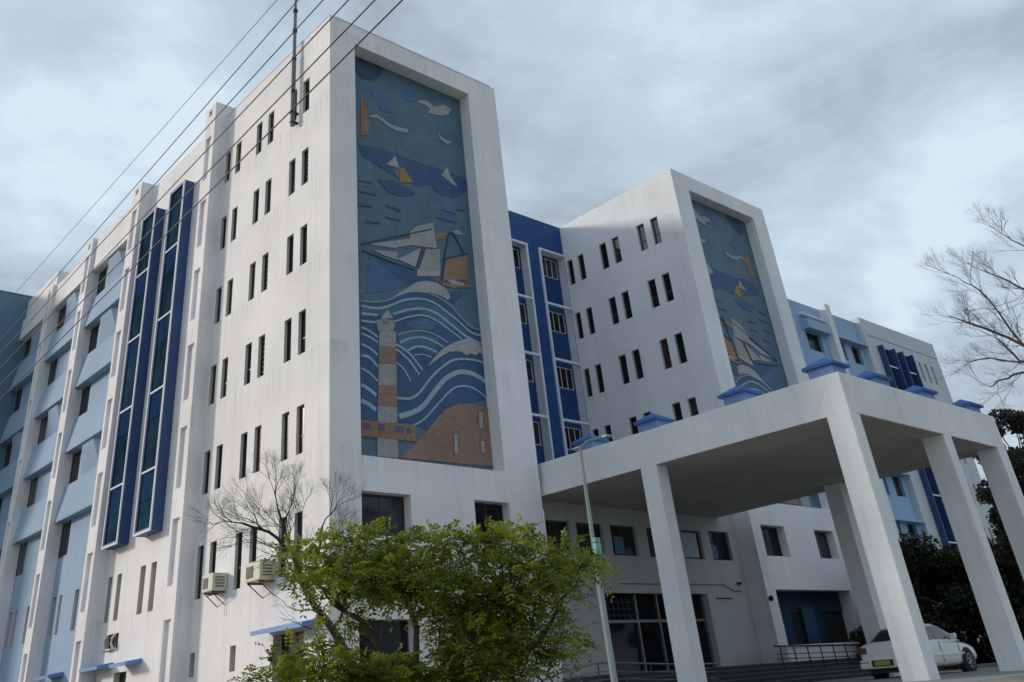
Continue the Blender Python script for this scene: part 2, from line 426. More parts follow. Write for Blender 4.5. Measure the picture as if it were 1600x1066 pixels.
MURAL_POLYS = [
 ('sky_patch','mid_blue',1,[(2.25,23.07),(2.58,23.2),(3.46,22.49),(3.37,22.29),(2.87,22.18)]),
 ('sky_patch','mid_blue',1,[(3.85,23.64),(4.21,23.91),(4.74,24.05),(4.7,23.39),(4.26,23.22)]),
 ('sun_disc','deep_navy',2,[(3.06,24.45),(3.03,24.36),(2.95,24.14),(2.83,23.94),(2.67,23.75),(2.49,23.6),(2.3,23.5),(2.11,23.45),(1.94,23.45),(1.8,23.5),(1.69,23.6),(1.62,23.75),(1.6,23.93),(1.63,24.13),(1.7,24.34),(1.82,24.45),(1.97,24.45),(2.15,24.45),(2.34,24.45),(2.53,24.45),(2.71,24.45),(2.86,24.45),(2.98,24.45),(3.05,24.45)]),
 ('beacon_strip','orange',3,[(1.84,22.5),(1.98,22.63),(2.0,22.0),(2.21,22.04),(2.19,20.77),(1.81,20.62)]),
 ('seabird','white',4,[(4.74,23.39),(4.97,23.57),(5.38,23.66),(5.68,23.48),(6.26,23.82),(6.72,23.77),(6.52,23.42),(6.06,23.16),(5.29,23.02),(5.49,23.28),(5.23,23.39)]),
 ('seabird','white',4,[(2.21,21.69),(2.58,21.91),(3.02,21.77),(3.5,21.66),(4.22,21.79),(4.18,21.6),(3.62,21.47),(3.17,21.54),(2.69,21.75),(2.25,21.63)]),
 ('seabird','white',4,[(5.75,22.31),(5.95,22.07),(6.33,22.0),(6.57,21.96),(6.26,21.77),(5.94,21.9)]),
 ('far_shore','navy',2,[(1.7,20.16),(2.81,20.4),(3.85,20.34),(4.93,20.32),(5.97,20.38),(7.26,20.36),(7.26,19.82),(6.39,19.19),(5.61,19.15),(5.21,19.48),(4.52,19.19),(3.56,19.26),(2.54,19.52),(1.86,19.73)]),
 ('boat_hull','navy',3,[(2.56,18.87),(3.31,19.03),(4.42,18.86),(4.29,18.69),(3.67,18.45),(3.05,18.44)]),
 ('boat_sail','white',4,[(3.0,19.67),(3.48,20.23),(3.66,19.73)]),
 ('boat_sail','ochre',4,[(3.67,19.75),(3.89,19.82),(4.3,19.26),(3.64,19.06)]),
 ('boat_sail','rust',4,[(3.31,19.51),(3.62,19.68),(3.62,19.22)]),
 ('boat_sail','white',4,[(5.84,20.11),(6.2,20.62),(6.33,20.22),(6.7,19.83),(6.45,19.83)]),
 ('sea_patch','mid_blue',1,[(2.08,15.48),(2.71,15.45),(3.82,14.7),(2.73,14.22),(1.91,13.98)]),
 ('sea_patch','navy',2,[(2.29,15.41),(3.14,15.43),(4.23,15.43),(5.43,15.19),(3.75,14.68)]),
 ('sea_patch','navy',2,[(5.32,14.78),(6.6,15.06),(5.99,14.41)]),
 ('sea_patch','mid_blue',1,[(5.61,18.37),(6.47,18.76),(6.57,18.07),(5.73,17.91)]),
 ('ship_sail','mauve_white',4,[(2.09,15.96),(4.05,16.71),(4.11,16.45),(3.16,16.07),(2.8,16.03)]),
 ('ship_sail','white',5,[(3.98,16.93),(4.35,17.32),(5.2,17.7),(5.33,16.61),(4.07,16.42)]),
 ('ship_sail','mauve_white',5,[(3.36,15.67),(4.51,16.4),(4.21,15.54)]),
 ('ship_sail','white',4,[(2.23,15.77),(3.38,15.97),(3.36,15.64),(2.79,15.66)]),
 ('ship_sail','stone_grey',5,[(4.77,16.43),(5.48,16.61),(5.41,15.5),(4.26,15.25)]),
 ('ship_sail','cream',6,[(4.27,15.44),(5.39,15.64),(5.37,15.44),(4.26,15.18)]),
 ('ship_sail','orange',5,[(5.73,16.19),(6.89,16.69),(6.84,15.63),(5.53,15.28)]),
 ('ship_yard','deep_navy',6,[(4.51,16.4),(4.77,16.47),(4.39,15.6),(4.19,15.54)]),
 ('ship_flag','white',5,[(6.18,17.57),(6.5,17.74),(6.84,17.59),(6.35,17.5)]),
 ('ship_sail','brown',4,[(5.2,17.24),(5.94,17.47),(5.83,17.17),(5.34,16.97)]),
 ('ship_hull','brown',6,[(5.28,15.22),(5.67,15.21),(7.06,15.41),(7.0,15.32),(6.05,15.1),(5.5,15.08)]),
 ('ship_deckhouse','white',7,[(5.68,15.35),(6.16,15.44),(6.62,15.41),(6.56,15.3),(5.98,15.24)]),
 ('wave_crest','cream',5,[(3.01,14.02),(3.45,14.37),(3.82,14.65),(4.2,14.92),(4.66,15.08),(5.2,15.13),(5.65,14.98),(5.84,14.69),(5.72,14.52),(5.38,14.62),(4.86,14.65),(4.4,14.59),(3.81,14.43),(3.37,14.2)]),
 ('wave_field','navy',2,[(1.69,13.59),(2.37,13.69),(3.07,13.99),(3.95,14.45),(4.7,14.57),(5.45,14.46),(6.18,13.97),(6.77,13.62),(7.26,13.55),(7.26,12.27),(7.26,10.92),(5.7,10.47),(4.61,9.41),(3.67,9.62),(1.6,9.48)]),
 ('wave_field','slate_blue',3,[(1.68,13.46),(2.92,13.66),(4.31,14.25),(5.27,14.14),(6.44,13.43),(6.42,13.24),(5.22,13.57),(4.28,13.81),(3.05,13.39),(1.68,13.06)]),
 ('wave_field','slate_blue',3,[(3.22,12.66),(4.08,12.99),(5.17,12.89),(4.82,12.24),(4.04,12.34),(3.4,12.0)]),
 ('wave_field','mid_blue',3,[(3.6,13.2),(4.48,13.58),(4.92,13.51),(4.9,13.2),(3.94,13.02)]),
 ('wave_crest','cream',6,[(4.51,11.72),(4.81,12.08),(5.29,12.52),(5.84,12.86),(6.48,13.13),(6.95,13.11),(7.25,12.91),(7.26,12.65),(7.06,12.67),(6.89,12.53),(6.66,12.57),(6.42,12.45),(6.19,12.55),(5.96,12.54),(5.58,12.45),(5.11,12.16)]),
 ('fort_wall','terracotta',6,[(3.09,8.42),(3.63,8.81),(4.19,9.28),(4.71,9.82),(5.25,10.3),(5.85,10.56),(6.46,10.65),(7.26,10.58),(7.26,8.49),(5.09,8.45)]),
 ('fort_wall','brown',7,[(3.69,8.71),(4.19,9.23),(4.85,9.84),(5.3,10.05),(6.11,10.15),(6.02,9.7),(4.87,9.19),(4.55,8.64)]),
 ('fort_window','rust',8,[(5.46,9.49),(5.76,9.5),(5.71,8.74),(5.43,8.73)]),
 ('fort_window','white',9,[(5.53,9.45),(5.68,9.45),(5.64,8.77),(5.5,8.75)]),
 ('fort_window','rust',8,[(6.72,10.41),(7.05,10.43),(7.01,9.77),(6.69,9.75)]),
 ('fort_window','white',9,[(6.79,10.38),(6.97,10.38),(6.93,9.8),(6.76,9.78)]),
 ('fort_window','rust',8,[(6.7,9.38),(7.02,9.39),(6.99,8.92),(6.69,8.9)]),
 ('fort_window','white',9,[(6.78,9.34),(6.94,9.33),(6.92,8.94),(6.76,8.93)]),
 ('lighthouse_band','mauve_grey',8,[(2.42,12.68),(3.14,12.78),(3.13,12.2),(2.39,12.11)]),
 ('lighthouse_band','brown',8,[(2.39,12.1),(3.13,12.19),(3.11,11.59),(2.35,11.5)]),
 ('lighthouse_band','stone_grey',8,[(2.35,11.49),(3.11,11.58),(3.09,10.8),(2.31,10.72)]),
 ('lighthouse_band','orange',8,[(2.31,10.71),(3.09,10.79),(3.07,10.1),(2.27,10.03)]),
 ('lighthouse_band','stone_grey',8,[(2.27,10.02),(3.07,10.09),(3.05,9.54),(2.24,9.48)]),
 ('lighthouse_cap','mauve_white',8,[(2.5,13.14),(2.79,13.55),(3.06,13.26)]),
 ('lighthouse_lantern','stone_grey',9,[(2.27,13.03),(2.63,13.16),(3.08,13.19),(3.11,13.01),(3.01,12.78),(2.37,12.67),(2.32,12.86)]),
 ('lighthouse_lantern','brown',10,[(2.57,13.07),(2.84,13.12),(2.84,13.0),(2.56,12.95)]),
 ('lighthouse_gallery','orange',9,[(1.6,9.48),(2.56,9.51),(3.8,9.55),(3.81,9.01),(3.05,8.99),(1.59,8.95)]),
 ('gallery_window','purple',10,[(1.67,9.39),(1.92,9.39),(1.92,9.19),(1.67,9.18)]),
 ('gallery_window','purple',10,[(2.24,9.43),(2.52,9.44),(2.51,9.23),(2.23,9.22)]),
 ('gallery_window','purple',10,[(2.94,9.43),(3.3,9.45),(3.29,9.23),(2.93,9.22)]),
 ('gallery_window','purple',10,[(3.43,9.43),(3.63,9.43),(3.62,9.24),(3.42,9.24)]),
 ('lighthouse_base','stone_grey',8,[(2.22,8.97),(3.05,9.0),(3.03,8.39),(2.2,8.39)]),
]
MURAL_STRIPS = [
 ('sea_line','deep_navy',2,[(1.68,18.53),(2.29,18.62)],0.06),
 ('sea_line','deep_navy',2,[(1.67,18.06),(2.46,18.13)],0.06),
 ('sea_line','deep_navy',2,[(1.66,17.46),(2.26,17.57)],0.06),
 ('sea_line','deep_navy',2,[(2.87,17.82),(3.6,17.82)],0.06),
 ('sea_line','deep_navy',2,[(2.87,17.81),(3.61,17.76)],0.06),
 ('sea_line','deep_navy',2,[(2.85,17.3),(3.59,17.34)],0.06),
 ('sea_line','deep_navy',2,[(1.71,17.47),(2.21,17.57)],0.06),
 ('sea_line','deep_navy',2,[(1.94,16.84),(2.62,16.97)],0.06),
 ('sea_line','deep_navy',2,[(5.7,18.43),(6.48,18.44)],0.06),
 ('sea_line','deep_navy',2,[(5.46,18.01),(6.4,18.04)],0.06),
 ('sea_line','deep_navy',2,[(6.46,18.69),(6.98,18.76)],0.06),
 ('ship_spar','deep_navy',7,[(1.75,15.87),(3.41,16.63),(5.13,17.39)],0.055),
 ('ship_spar','deep_navy',7,[(1.78,15.63),(3.0,15.49),(4.23,15.43)],0.055),
 ('ship_mast','deep_navy',7,[(5.44,15.16),(5.79,16.67),(6.15,17.53),(6.73,16.74)],0.05),
 ('ship_spar','deep_navy',7,[(5.76,16.29),(6.94,16.81)],0.04),
 ('wave_line','wave_white',5,[(1.69,13.64),(2.37,13.75),(2.93,13.96),(3.44,14.28),(4.03,14.5),(4.7,14.6),(5.3,14.52),(5.89,14.27),(6.4,13.86),(6.85,13.63),(7.26,13.62)],0.04000000000000001),
 ('wave_line','wave_white',5,[(1.68,13.46),(2.37,13.51),(2.92,13.72),(3.57,14.06),(4.31,14.28),(4.98,14.27),(5.57,14.04),(6.16,13.75),(6.75,13.42),(7.26,13.39)],0.08800000000000001),
 ('wave_line','wave_white',5,[(1.68,13.17),(2.36,13.25)],0.096),
 ('wave_line','wave_white',5,[(3.05,13.42),(3.77,13.74),(4.51,13.92),(5.17,13.84),(5.83,13.53),(6.42,13.24),(7.26,13.05)],0.08800000000000001),
 ('wave_line','wave_white',5,[(1.67,12.91),(2.28,12.96)],0.08000000000000002),
 ('wave_line','wave_white',5,[(3.11,13.16),(3.75,13.45),(4.49,13.66),(5.15,13.55),(5.73,13.3),(6.25,13.08)],0.064),
 ('wave_line','wave_white',5,[(1.67,12.67),(2.01,12.6),(2.37,12.43)],0.08000000000000002),
 ('wave_line','wave_white',5,[(1.66,12.44),(2.0,12.38),(2.36,12.24)],0.08000000000000002),
 ('wave_line','wave_white',5,[(1.65,12.06),(1.99,11.98),(2.34,11.78)],0.08000000000000002),
 ('wave_line','wave_white',5,[(1.65,11.67),(1.98,11.64),(2.32,11.37)],0.096),
 ('wave_line','wave_white',5,[(1.64,11.21),(1.97,11.1),(2.3,10.87)],0.08000000000000002),
 ('wave_line','wave_white',5,[(1.63,10.65),(1.95,10.53),(2.22,10.37)],0.128),
 ('wave_line','wave_white',5,[(1.62,10.12),(1.94,10.02),(2.19,9.88)],0.144),
 ('wave_line','wave_white',5,[(3.22,12.68),(3.87,12.94),(4.59,13.05),(5.17,12.94),(5.57,12.8)],0.048),
 ('wave_line','wave_white',5,[(3.31,12.41),(3.92,12.7),(4.5,12.79),(5.01,12.7),(5.33,12.59)],0.08000000000000002),
 ('wave_line','wave_white',5,[(3.65,12.18),(4.05,12.38),(4.48,12.43),(5.01,12.34)],0.08000000000000002),
 ('wave_line','wave_white',5,[(3.92,12.04),(4.31,12.14),(4.73,12.11)],0.048),
 ('wave_line','wave_white',5,[(3.15,12.32),(3.68,12.1),(4.28,11.56)],0.08000000000000002),
 ('wave_line','wave_white',5,[(3.14,12.14),(3.66,11.84),(4.12,11.37)],0.08000000000000002),
 ('wave_line','wave_white',5,[(3.12,11.65),(3.44,11.46),(3.72,11.06)],0.064),
 ('wave_line','wave_white',5,[(3.08,10.4),(3.65,10.46),(4.08,10.72),(4.61,11.3),(5.08,11.72),(5.7,12.14),(6.32,12.3),(6.95,12.34),(7.26,12.29)],0.08000000000000002),
 ('wave_line','wave_white',5,[(3.15,9.78),(3.76,10.0),(4.26,10.31),(4.79,10.88),(5.34,11.41),(5.96,11.74),(6.58,11.8),(7.03,11.69),(7.26,11.57)],0.17600000000000002),
 ('wave_line','wave_white',5,[(3.63,9.49),(4.23,9.82),(4.98,10.51),(5.6,11.05),(6.07,11.24),(6.52,11.26),(6.96,11.12),(7.26,10.93)],0.064),
]
GREEN_CLUSTERS = [(-8.53,-12.48,3.19,0.42), (-8.13,-12.38,3.33,0.45), (-8.09,-13.00,3.36,0.40), (-7.52,-12.92,3.39,0.42), (-7.37,-13.28,3.25,0.40), (-6.95,-13.23,3.36,0.28), (-6.94,-13.63,3.37,0.20), (-8.60,-12.91,2.96,0.32), (-8.33,-13.20,2.89,0.42), (-7.86,-13.16,2.93,0.50), (-7.63,-13.58,2.84,0.50), (-6.93,-13.37,2.95,0.40), (-7.92,-12.88,2.76,0.26), (-7.34,-12.92,2.73,0.26), (-6.72,-13.82,3.28,0.30), (-6.40,-13.84,3.37,0.32), (-6.36,-14.16,3.25,0.38), (-6.30,-14.49,3.05,0.38), (-6.62,-13.91,2.97,0.45), (-6.61,-14.47,2.78,0.45), (-5.88,-14.35,2.96,0.35), (-5.81,-14.71,3.09,0.25), (-5.65,-14.75,2.91,0.28), (-6.20,-14.74,2.76,0.30), (-6.88,-13.68,2.69,0.45), (-6.66,-13.34,2.69,0.40), (-6.76,-13.12,2.52,0.40), (-6.45,-13.39,2.46,0.45), (-6.36,-13.74,2.46,0.40), (-7.41,-12.75,2.98,0.40), (-7.01,-12.93,3.08,0.40), (-6.72,-14.09,2.54,0.50), (-6.02,-14.06,2.58,0.35), (-5.80,-14.43,2.57,0.20), (-6.82,-13.46,2.36,0.38), (-6.93,-14.03,2.16,0.50), (-6.43,-14.08,2.21,0.42), (-6.00,-14.22,2.23,0.30), (-5.99,-14.52,2.06,0.28), (-6.27,-14.10,1.93,0.35), (-6.05,-14.31,1.84,0.22), (-8.07,-12.53,2.41,0.28), (-8.17,-12.71,2.11,0.25), (-8.67,-12.75,2.09,0.40), (-8.81,-12.55,1.94,0.35), (-8.52,-13.08,1.93,0.45), (-8.00,-13.18,1.89,0.28), (-7.85,-13.54,1.82,0.34), (-7.36,-13.55,1.96,0.36), (-7.05,-13.53,1.85,0.45), (-6.78,-14.04,1.74,0.45), (-7.85,-13.29,1.73,0.50), (-8.47,-12.87,1.71,0.50), (-7.13,-13.47,1.59,0.50), (-6.66,-13.87,1.48,0.40)]

def settle(root, loc):
    """put a thing's Empty at its base without moving its parts"""
    root.location = loc
    inv = Matrix.Translation(Vector(loc)).inverted()
    for ch in root.children:
        ch.matrix_parent_inverse = inv

# ------------------------------------------------------------------ ground
GZ = 1.15                       # level of the compound; the street at the camera lies lower
def sstep(t):
    t = max(0.0, min(1.0, t)); return t * t * (3 - 2 * t)
def ground_z(x, y):
    s = (x + 15.0) * 0.666 + (y + 23.2) * 0.746
    return GZ * sstep((s - 1.0) / 9.0)
mb = MB()
gx = [-1500, -600, -250, -120, -70] + [-60 + 2.5 * i for i in range(61)] + [100, 140, 250, 600, 1500]
gy = [-1500, -600, -250, -120, -70] + [-60 + 2.5 * i for i in range(37)] + [40, 70, 120, 250, 600, 1500]
for x in gx:
    for y in gy: mb.v.append((x, y, ground_z(x, y)))
ny = len(gy)
for i in range(len(gx) - 1):
    for j in range(ny - 1):
        mb.f.append((i * ny + j, (i + 1) * ny + j, (i + 1) * ny + j + 1, i * ny + j + 1)); mb.m.append(0)
m, nt, b = new_mat('dry_ground')
r = nt.nodes.new('ShaderNodeValToRGB')
r.color_ramp.elements[0].position = 0.4; r.color_ramp.elements[0].color = (0.30, 0.255, 0.20, 1)
r.color_ramp.elements[1].position = 0.6; r.color_ramp.elements[1].color = (0.15, 0.15, 0.075, 1)
nt.links.new(noise(nt, 0.7, 8, 0.65), r.inputs[0])
nt.links.new(mul_color(nt, noise(nt, 6.0, 8, 0.7), 0.3, 0.7, 0.75, 1.2, r.outputs[0]), b.inputs['Base Color'])
b.inputs['Roughness'].default_value = 0.95
MT['ground'] = m
g = mb.build('ground', 'ground', smooth=True); tag(g, kind='structure')
mb = MB(); mb.box(1.0, 26.0, -14.2, -3.2, GZ - 0.05, GZ + 0.006)
tag(mb.build('driveway', 'concrete'), kind='structure')
mb = MB(); mb.box(19.8, 62.0, -15.5, -14.2, GZ - 0.1, GZ + 0.14); mb.box(26.0, 26.2, -14.2, -3.2, GZ - 0.1, GZ + 0.14)
tag(mb.build('kerb', 'concrete', bevel=0.02), kind='structure')

# ------------------------------------------------------------------ main building
ZT = 25.44
B = empty('public_building', (0, 0, 0), 'tall white seven storey building with two sea mural end towers and blue fins', 'building')
ROW = [23.25 - 3.3 * i for i in range(6)]
WY = [1.48, 2.42, 4.26, 5.24, 7.08, 8.05]
slit = []
for r, zt in enumerate(ROW):
    h = 1.55 if r < 5 else 1.72
    for y in WY:
        slit.append((-(y + 0.47), -y, zt - h, zt, 0.17))
slit += [(-5.70, -5.33, 2.70, 3.41, 0.26), (-8.53, -8.17, 2.70, 3.41, 0.26)]
fin_slits = [(-16.70, -16.28, 5.05, 6.75, 0.26), (-15.74, -15.29, 5.05, 6.75, 0.26), (-13.45, -12.96, 5.05, 6.75, 0.26), (-12.44, -11.96, 5.05, 6.75, 0.26)]
slit += fin_slits
door_w = (-3.03, -1.32, 0.9, 3.50, 0.35)
fan_hole = (-16.35, -14.95, 3.97, 4.58, 0.25)
doors_fin = [(-15.0, -13.8, 0.9, 3.2, 0.3), (-18.0, -16.75, 0.9, 3.2, 0.3)]
holed_wall('wall', 'white', WEST, -18.0, 0.0, 0.8, ZT, slit + [door_w, fan_hole] + doors_fin, B)
for h in slit:
    window(WEST, *h, B, style='slit_bar' if (h[3] < 7 and h[0] > -6) else 'slit')
window(WEST, *door_w, B, style='slide')
for h in doors_fin: window(WEST, *h, B, style='slide')
window(WEST, *fan_hole, B, style='slide')
mb = MB()      # coping strips
mb.box(-0.02, 0.25, 0.02, 8.62, ZT + 0.002, ZT + 0.05)
mb.box(0.25, 8.66, -0.02, 0.23, ZT + 0.002, ZT + 0.05)
mb.box(0.0, 0.25, 9.7, 16.9, ZT + 0.002, ZT + 0.05)
mb.build('coping', 'trim', B)

# lower bays in pale blue, between the piers further back
BAYS = [(18.0, 23.5, 25.05), (24.45, 29.8, 24.65), (30.7, 36.0, 24.5)]
SPLIT = {0: (1, 1, 0, 1, 0), 1: (1, 0, 1, 0, 0), 2: (1, 0, 1, 0, 0)}
HEADS = [23.15 - 3.3 * k for k in range(5)]
for bi, (y0, y1, ztop) in enumerate(BAYS):
    holes = []
    rw, lw = (y0 + 0.08, y0 + 0.98), (y1 - 1.25, y1 - 0.02)
    for k, zh in enumerate(HEADS):
        for a, c in (rw, lw): holes.append((-c, -a, zh - 1.55, zh, 0.07))
    for a, c in ((y0 + 2.0, y0 + 2.5), (y1 - 1.42, y1 - 1.05), (y1 - 0.62, y1 - 0.2)):
        holes.append((-c, -a, 5.1, 6.72, 0.2))
    if bi == 0: holes.append((-23.3, -22.3, 0.9, 3.3, 0.25))
    holed_wall('wall', 'paleblue', WEST, -y1, -y0, 0.8, ztop, holes, B, 'jamb')
    for h in holes: window(WEST, *h, B, style='slide' if h[1] - h[0] > 0.7 else 'slit')
    # spandrel panels stand proud of the windows and throw their soffit over them
    P = 0.42
    sp = MB()
    def wedge(a, c, zl, zs, xt=-0.16):
        # spandrel leaning outward to a deep soffit over the windows below
        v = [(xt, zs), (-P, zl + 0.10), (-P, zl), (-0.003, zl), (-0.003, zs)]
        i = len(sp.v); sp.v += [(x, a, z) for x, z in v] + [(x, c, z) for x, z in v]
        for k in range(5):
            k2 = (k + 1) % 5; sp.f.append((i + k, i + k2, i + 5 + k2, i + 5 + k)); sp.m.append(0)
        sp.f.append(tuple(i + k for k in range(5))); sp.m.append(0); sp.f.append(tuple(i + 9 - k for k in range(5))); sp.m.append(0)
    mb = MB(); mb.box(-P, -0.003, y0 + 0.01, y1 - 0.01, HEADS[0] + 0.02, ztop + 0.02); mb.build('parapet', 'white', B)
    for k, zh in enumerate(HEADS[:-1]):
        zl = HEADS[k + 1] + 0.02; zs = zh - 1.56
        wedge(y0 + 0.01, y1 - 0.01, zl, zs)
    for k, zh in enumerate(HEADS):
        if SPLIT[bi][k]:        # the plain wall between two windows swells out to meet the soffit
            a, c = rw[1] + 0.55, lw[0] - 0.35; i = len(sp.v)
            v = [(-0.004, zh - 1.3), (-0.26, zh - 0.25), (-0.30, zh + 0.018), (-0.004, zh + 0.018)]
            sp.v += [(x, a + 0.5 * (x < -0.1), z) for x, z in v] + [(x, c - 0.5 * (x < -0.1), z) for x, z in v]
            for q in range(4):
                q2 = (q + 1) % 4; sp.f.append((i + q, i + q2, i + 4 + q2, i + 4 + q)); sp.m.append(0)
            sp.f.append((i, i + 3, i + 2, i + 1)); sp.m.append(0); sp.f.append((i + 4, i + 5, i + 6, i + 7)); sp.m.append(0)
    sp.build('spandrel', 'paleblue', B)
    mb = MB(); mb.box(-0.01, 0.3, y0 + 0.02, y1 - 0.02, ztop + 0.03, ztop + 0.08); mb.build('coping', 'trim', B)

# white piers with a sunk panel on each storey
PIERS = [(8.65, 9.66, 26.0), (16.95, 18.0, 25.75), (23.5, 24.45, 25.25), (29.8, 30.7, 24.75)]
for y0, y1, zt in PIERS:
    f = west_at(-0.62)
    n0, n1 = (y0 + 0.24, y1 - 0.2)
    holes = [(-n1, -n0, z - 2.25, z, 0.14) for z in (24.3 - 3.3 * k for k in range(7)) if z < zt - 0.4]
    holes.append((-n1 + 0.12, -n0 - 0.12, zt - 0.55, zt - 0.2, 0.12))
    o = holed_wall('pier', 'white', f, -y1, -y0, 0.8, zt, holes, B, 'white')
    mb = MB()
    for h in holes:
        mb.quad(f.p(h[0], h[2], 0.13), f.p(h[1], h[2], 0.13), f.p(h[1], h[3], 0.13), f.p(h[0], h[3], 0.13))
    mb.quad((-0.62, y0, 0.8), (0.3, y0, 0.8), (0.3, y0, zt), (-0.62, y0, zt))
    mb.quad((-0.62, y1, 0.8), (-0.62, y1, zt), (0.3, y1, zt), (0.3, y1, 0.8))
    mb.quad((-0.62, y0, zt), (0.3, y0, zt), (0.3, y1, zt), (-0.62, y1, zt))
    mb.quad((0.3, y0, 20), (0.3, y1, 20), (0.3, y1, zt), (0.3, y0, zt))
    mb.build('pier_side', 'white', o)

# two blue fin boxes with white edges
for y0, y1, zb, zt in ((11.72, 13.30, 7.80, 23.35), (14.95, 16.55, 7.80, 23.35)):
    X = -0.49; t = 0.14
    mb = MB()
    mb.box(X, -0.004, y0, y0 + t, zb, zt); mb.box(X, -0.004, y1 - t, y1, zb, zt)
    mb.box(X, -0.004, y0 + t, y1 - t, zb, zb + t); mb.box(X, -0.004, y0 + t, y1 - t, zt - t, zt)
    fb = mb.build('fin_box', 'navyfin', B)
    mb = MB()
    e = 0.075
    mb.box(X - 0.03, X + 0.02, y0 - 0.012, y0 + e, zb - 0.01, zt + 0.01); mb.box(X - 0.03, X + 0.02, y1 - e, y1 + 0.012, zb - 0.01, zt + 0.01)
    mb.box(X - 0.028, X + 0.02, y0 + e, y1 - e, zb - 0.012, zb + e)
    mb.build('edge_trim', 'trim', fb)
    for k, z in enumerate((20.1, 16.78, 13.47, 10.18)):
        mb = MB(); mb.box(X + 0.0, X + 0.05, y0 + t, y1 - t, z - 0.04, z + 0.04); mb.build('transom', 'trim', fb)
        mb = MB(); mb.box(-0.42, -0.39, y0 + t, y1 - t, max(z - 3.2, zb + t + 0.01), z - 1.15); mb.build('pane', 'glass_blue', fb)
        mb = MB(); mb.box(-0.43, -0.39, y0 + t, y1 - t, z - 1.13, z - 0.06); mb.build('infill_panel', 'glass_navy', fb)
    mb = MB(); mb.box(-0.40, -0.37, y0 + t, y1 - t, 20.15, zt - t - 0.01); mb.build('pane', 'glass_blue', fb)

# awnings over the ground floor doors
for y0, y1, z in ((12.5, 14.0, 3.42), (15.2, 17.0, 3.46), (20.6, 22.2, 3.46), (0.42, 3.3, 3.60)):
    mb = MB()
    mb.v += [(-0.62, y0, z - 0.10), (-0.62, y1, z - 0.10), (-0.003, y1, z - 0.02), (-0.003, y0, z - 0.02),
             (-0.62, y0, z + 0.02), (-0.62, y1, z + 0.02), (-0.003, y1, z + 0.12), (-0.003, y0, z + 0.12)]
    for q in ((0, 3, 2, 1), (4, 5, 6, 7), (0, 1, 5, 4), (1, 2, 6, 5), (2, 3, 7, 6), (3, 0, 4, 7)):
        mb.f.append(q); mb.m.append(0)
    mb.build('awning', 'awning', B)

# tower fronts with the recessed mural
FR = front_at(0.0)
T1 = (0.0, 8.66); T2 = (21.91, 30.8)
m1 = (1.18, 7.27, 8.20, 24.49, 0.62)
m2 = (23.28, 29.48, 8.20, 24.49, 0.62)
low1 = [(1.16, 3.05, 5.88, 7.14, 0.42), (5.73, 7.33, 5.88, 7.16, 0.42), (1.0, 3.0, 1.2, 3.62, 0.4), (4.6, 7.2, 1.9, 3.62, 0.4)]
holed_wall('wall', 'white', FR, 0.0, 8.95, 0.8, ZT, [m1] + low1 + [], B, 'white')
for h in low1: window(FR, *h, B, style='slide', frame='frame', glass='glass')
low2 = [(22.60, 24.50, 5.92, 7.20, 0.45), (27.05, 28.78, 5.94, 7.18, 0.45)]
bigdoor = (22.62, 28.9, 1.85, 4.58, 0.7)
holed_wall('wall', 'portico', FR, 21.91, 30.8, 0.8, ZT, [m2, bigdoor] + low2, B, 'portico')
for h in low2: window(FR, *h, B, style='slide')
# back of the large opening: blue panels and dark doorways
mb = MB(); mb.box(22.62, 28.9, 0.62, 0.66, 3.75, 4.58)
for a, b_ in ((23.45, 24.35), (25.55, 26.9)): mb.box(a, b_, 0.60, 0.66, 1.85, 3.75)
mb.build('door_surround', 'doorblue', B)
mb = MB(); mb.box(22.62, 28.9, 0.685, 0.70, 1.85, 4.58); mb.build('doorway', 'darkroom', B)
mb = MB(); mb.box(25.2, 26.2, 0.52, 0.58, 1.85, 3.95); mb.build('door_leaf', 'doorpanel', B)
# tower side walls, roofs
T2W = Face((21.91, 0, 0), (0, -1, 0), (1, 0, 0))
t2h = []
for zt in (23.14, 19.84, 16.54, 13.24, 9.94):
    for a, b_ in ((2.40, 2.90), (1.46, 1.95), (5.18, 5.68), (4.24, 4.74), (7.80, 8.22), (6.93, 7.38)):
        t2h.append((-b_, -a, zt - 1.55, zt, 0.2))
holed_wall('wall', 'portico', T2W, -8.4, 0.0, 0.8, ZT, t2h, B, 'jamb')
for i, h in enumerate(t2h):
    sky_g = i in (0, 1, 3)
    window(T2W, *h, B, style='slit_bar' if sky_g else 'slit', glass='glass_sky' if sky_g else 'glass')
mb = MB()
mb.quad((8.66, 0.0, 8.6), (8.66, 8.4, 8.6), (8.66, 8.4, ZT), (8.66, 0.0, ZT))
mb.quad((30.8, 0.0, 0.8), (30.8, 8.4, 0.8), (30.8, 8.4, ZT), (30.8, 0.0, ZT))
mb.quad((8.95, 0.0, 0.8), (8.95, 0.9, 0.8), (8.95, 0.9, 8.0), (8.95, 0.0, 8.0))
mb.build('tower_side_wall', 'white', B)
mb = MB()
zr = ZT - 0.02
mb.quad((0, 0, zr), (8.66, 0, zr), (8.66, 18, zr), (0, 18, zr))
mb.quad((0, 18, 24.45), (8.66, 18, 24.45), (8.66, 36, 24.45), (0, 36, 24.45))
mb.quad((8.66, 8.4, zr), (30.8, 8.4, zr), (30.8, 22, zr), (8.66, 22, zr))
mb.quad((21.91, 0, zr), (30.8, 0, zr), (30.8, 8.4, zr), (21.91, 8.4, zr))
mb.quad((8.66, 22, 0.8), (30.8, 22, 0.8), (30.8, 22, zr), (8.66, 22, zr))
mb.quad((8.66, 22, 0.8), (8.66, 36, 0.8), (8.66, 36, 24.45), (8.66, 22, 24.45))
mb.quad((0, 18, 24.45), (8.66, 18, 24.45), (8.66, 18, zr), (0, 18, zr))
mb.build('roof', 'concrete', B)
mb = MB(); mb.box(-0.3, 4.2, 30.3, 35.98, 24.2, 25.95); mb.build('stair_head', 'white', B)

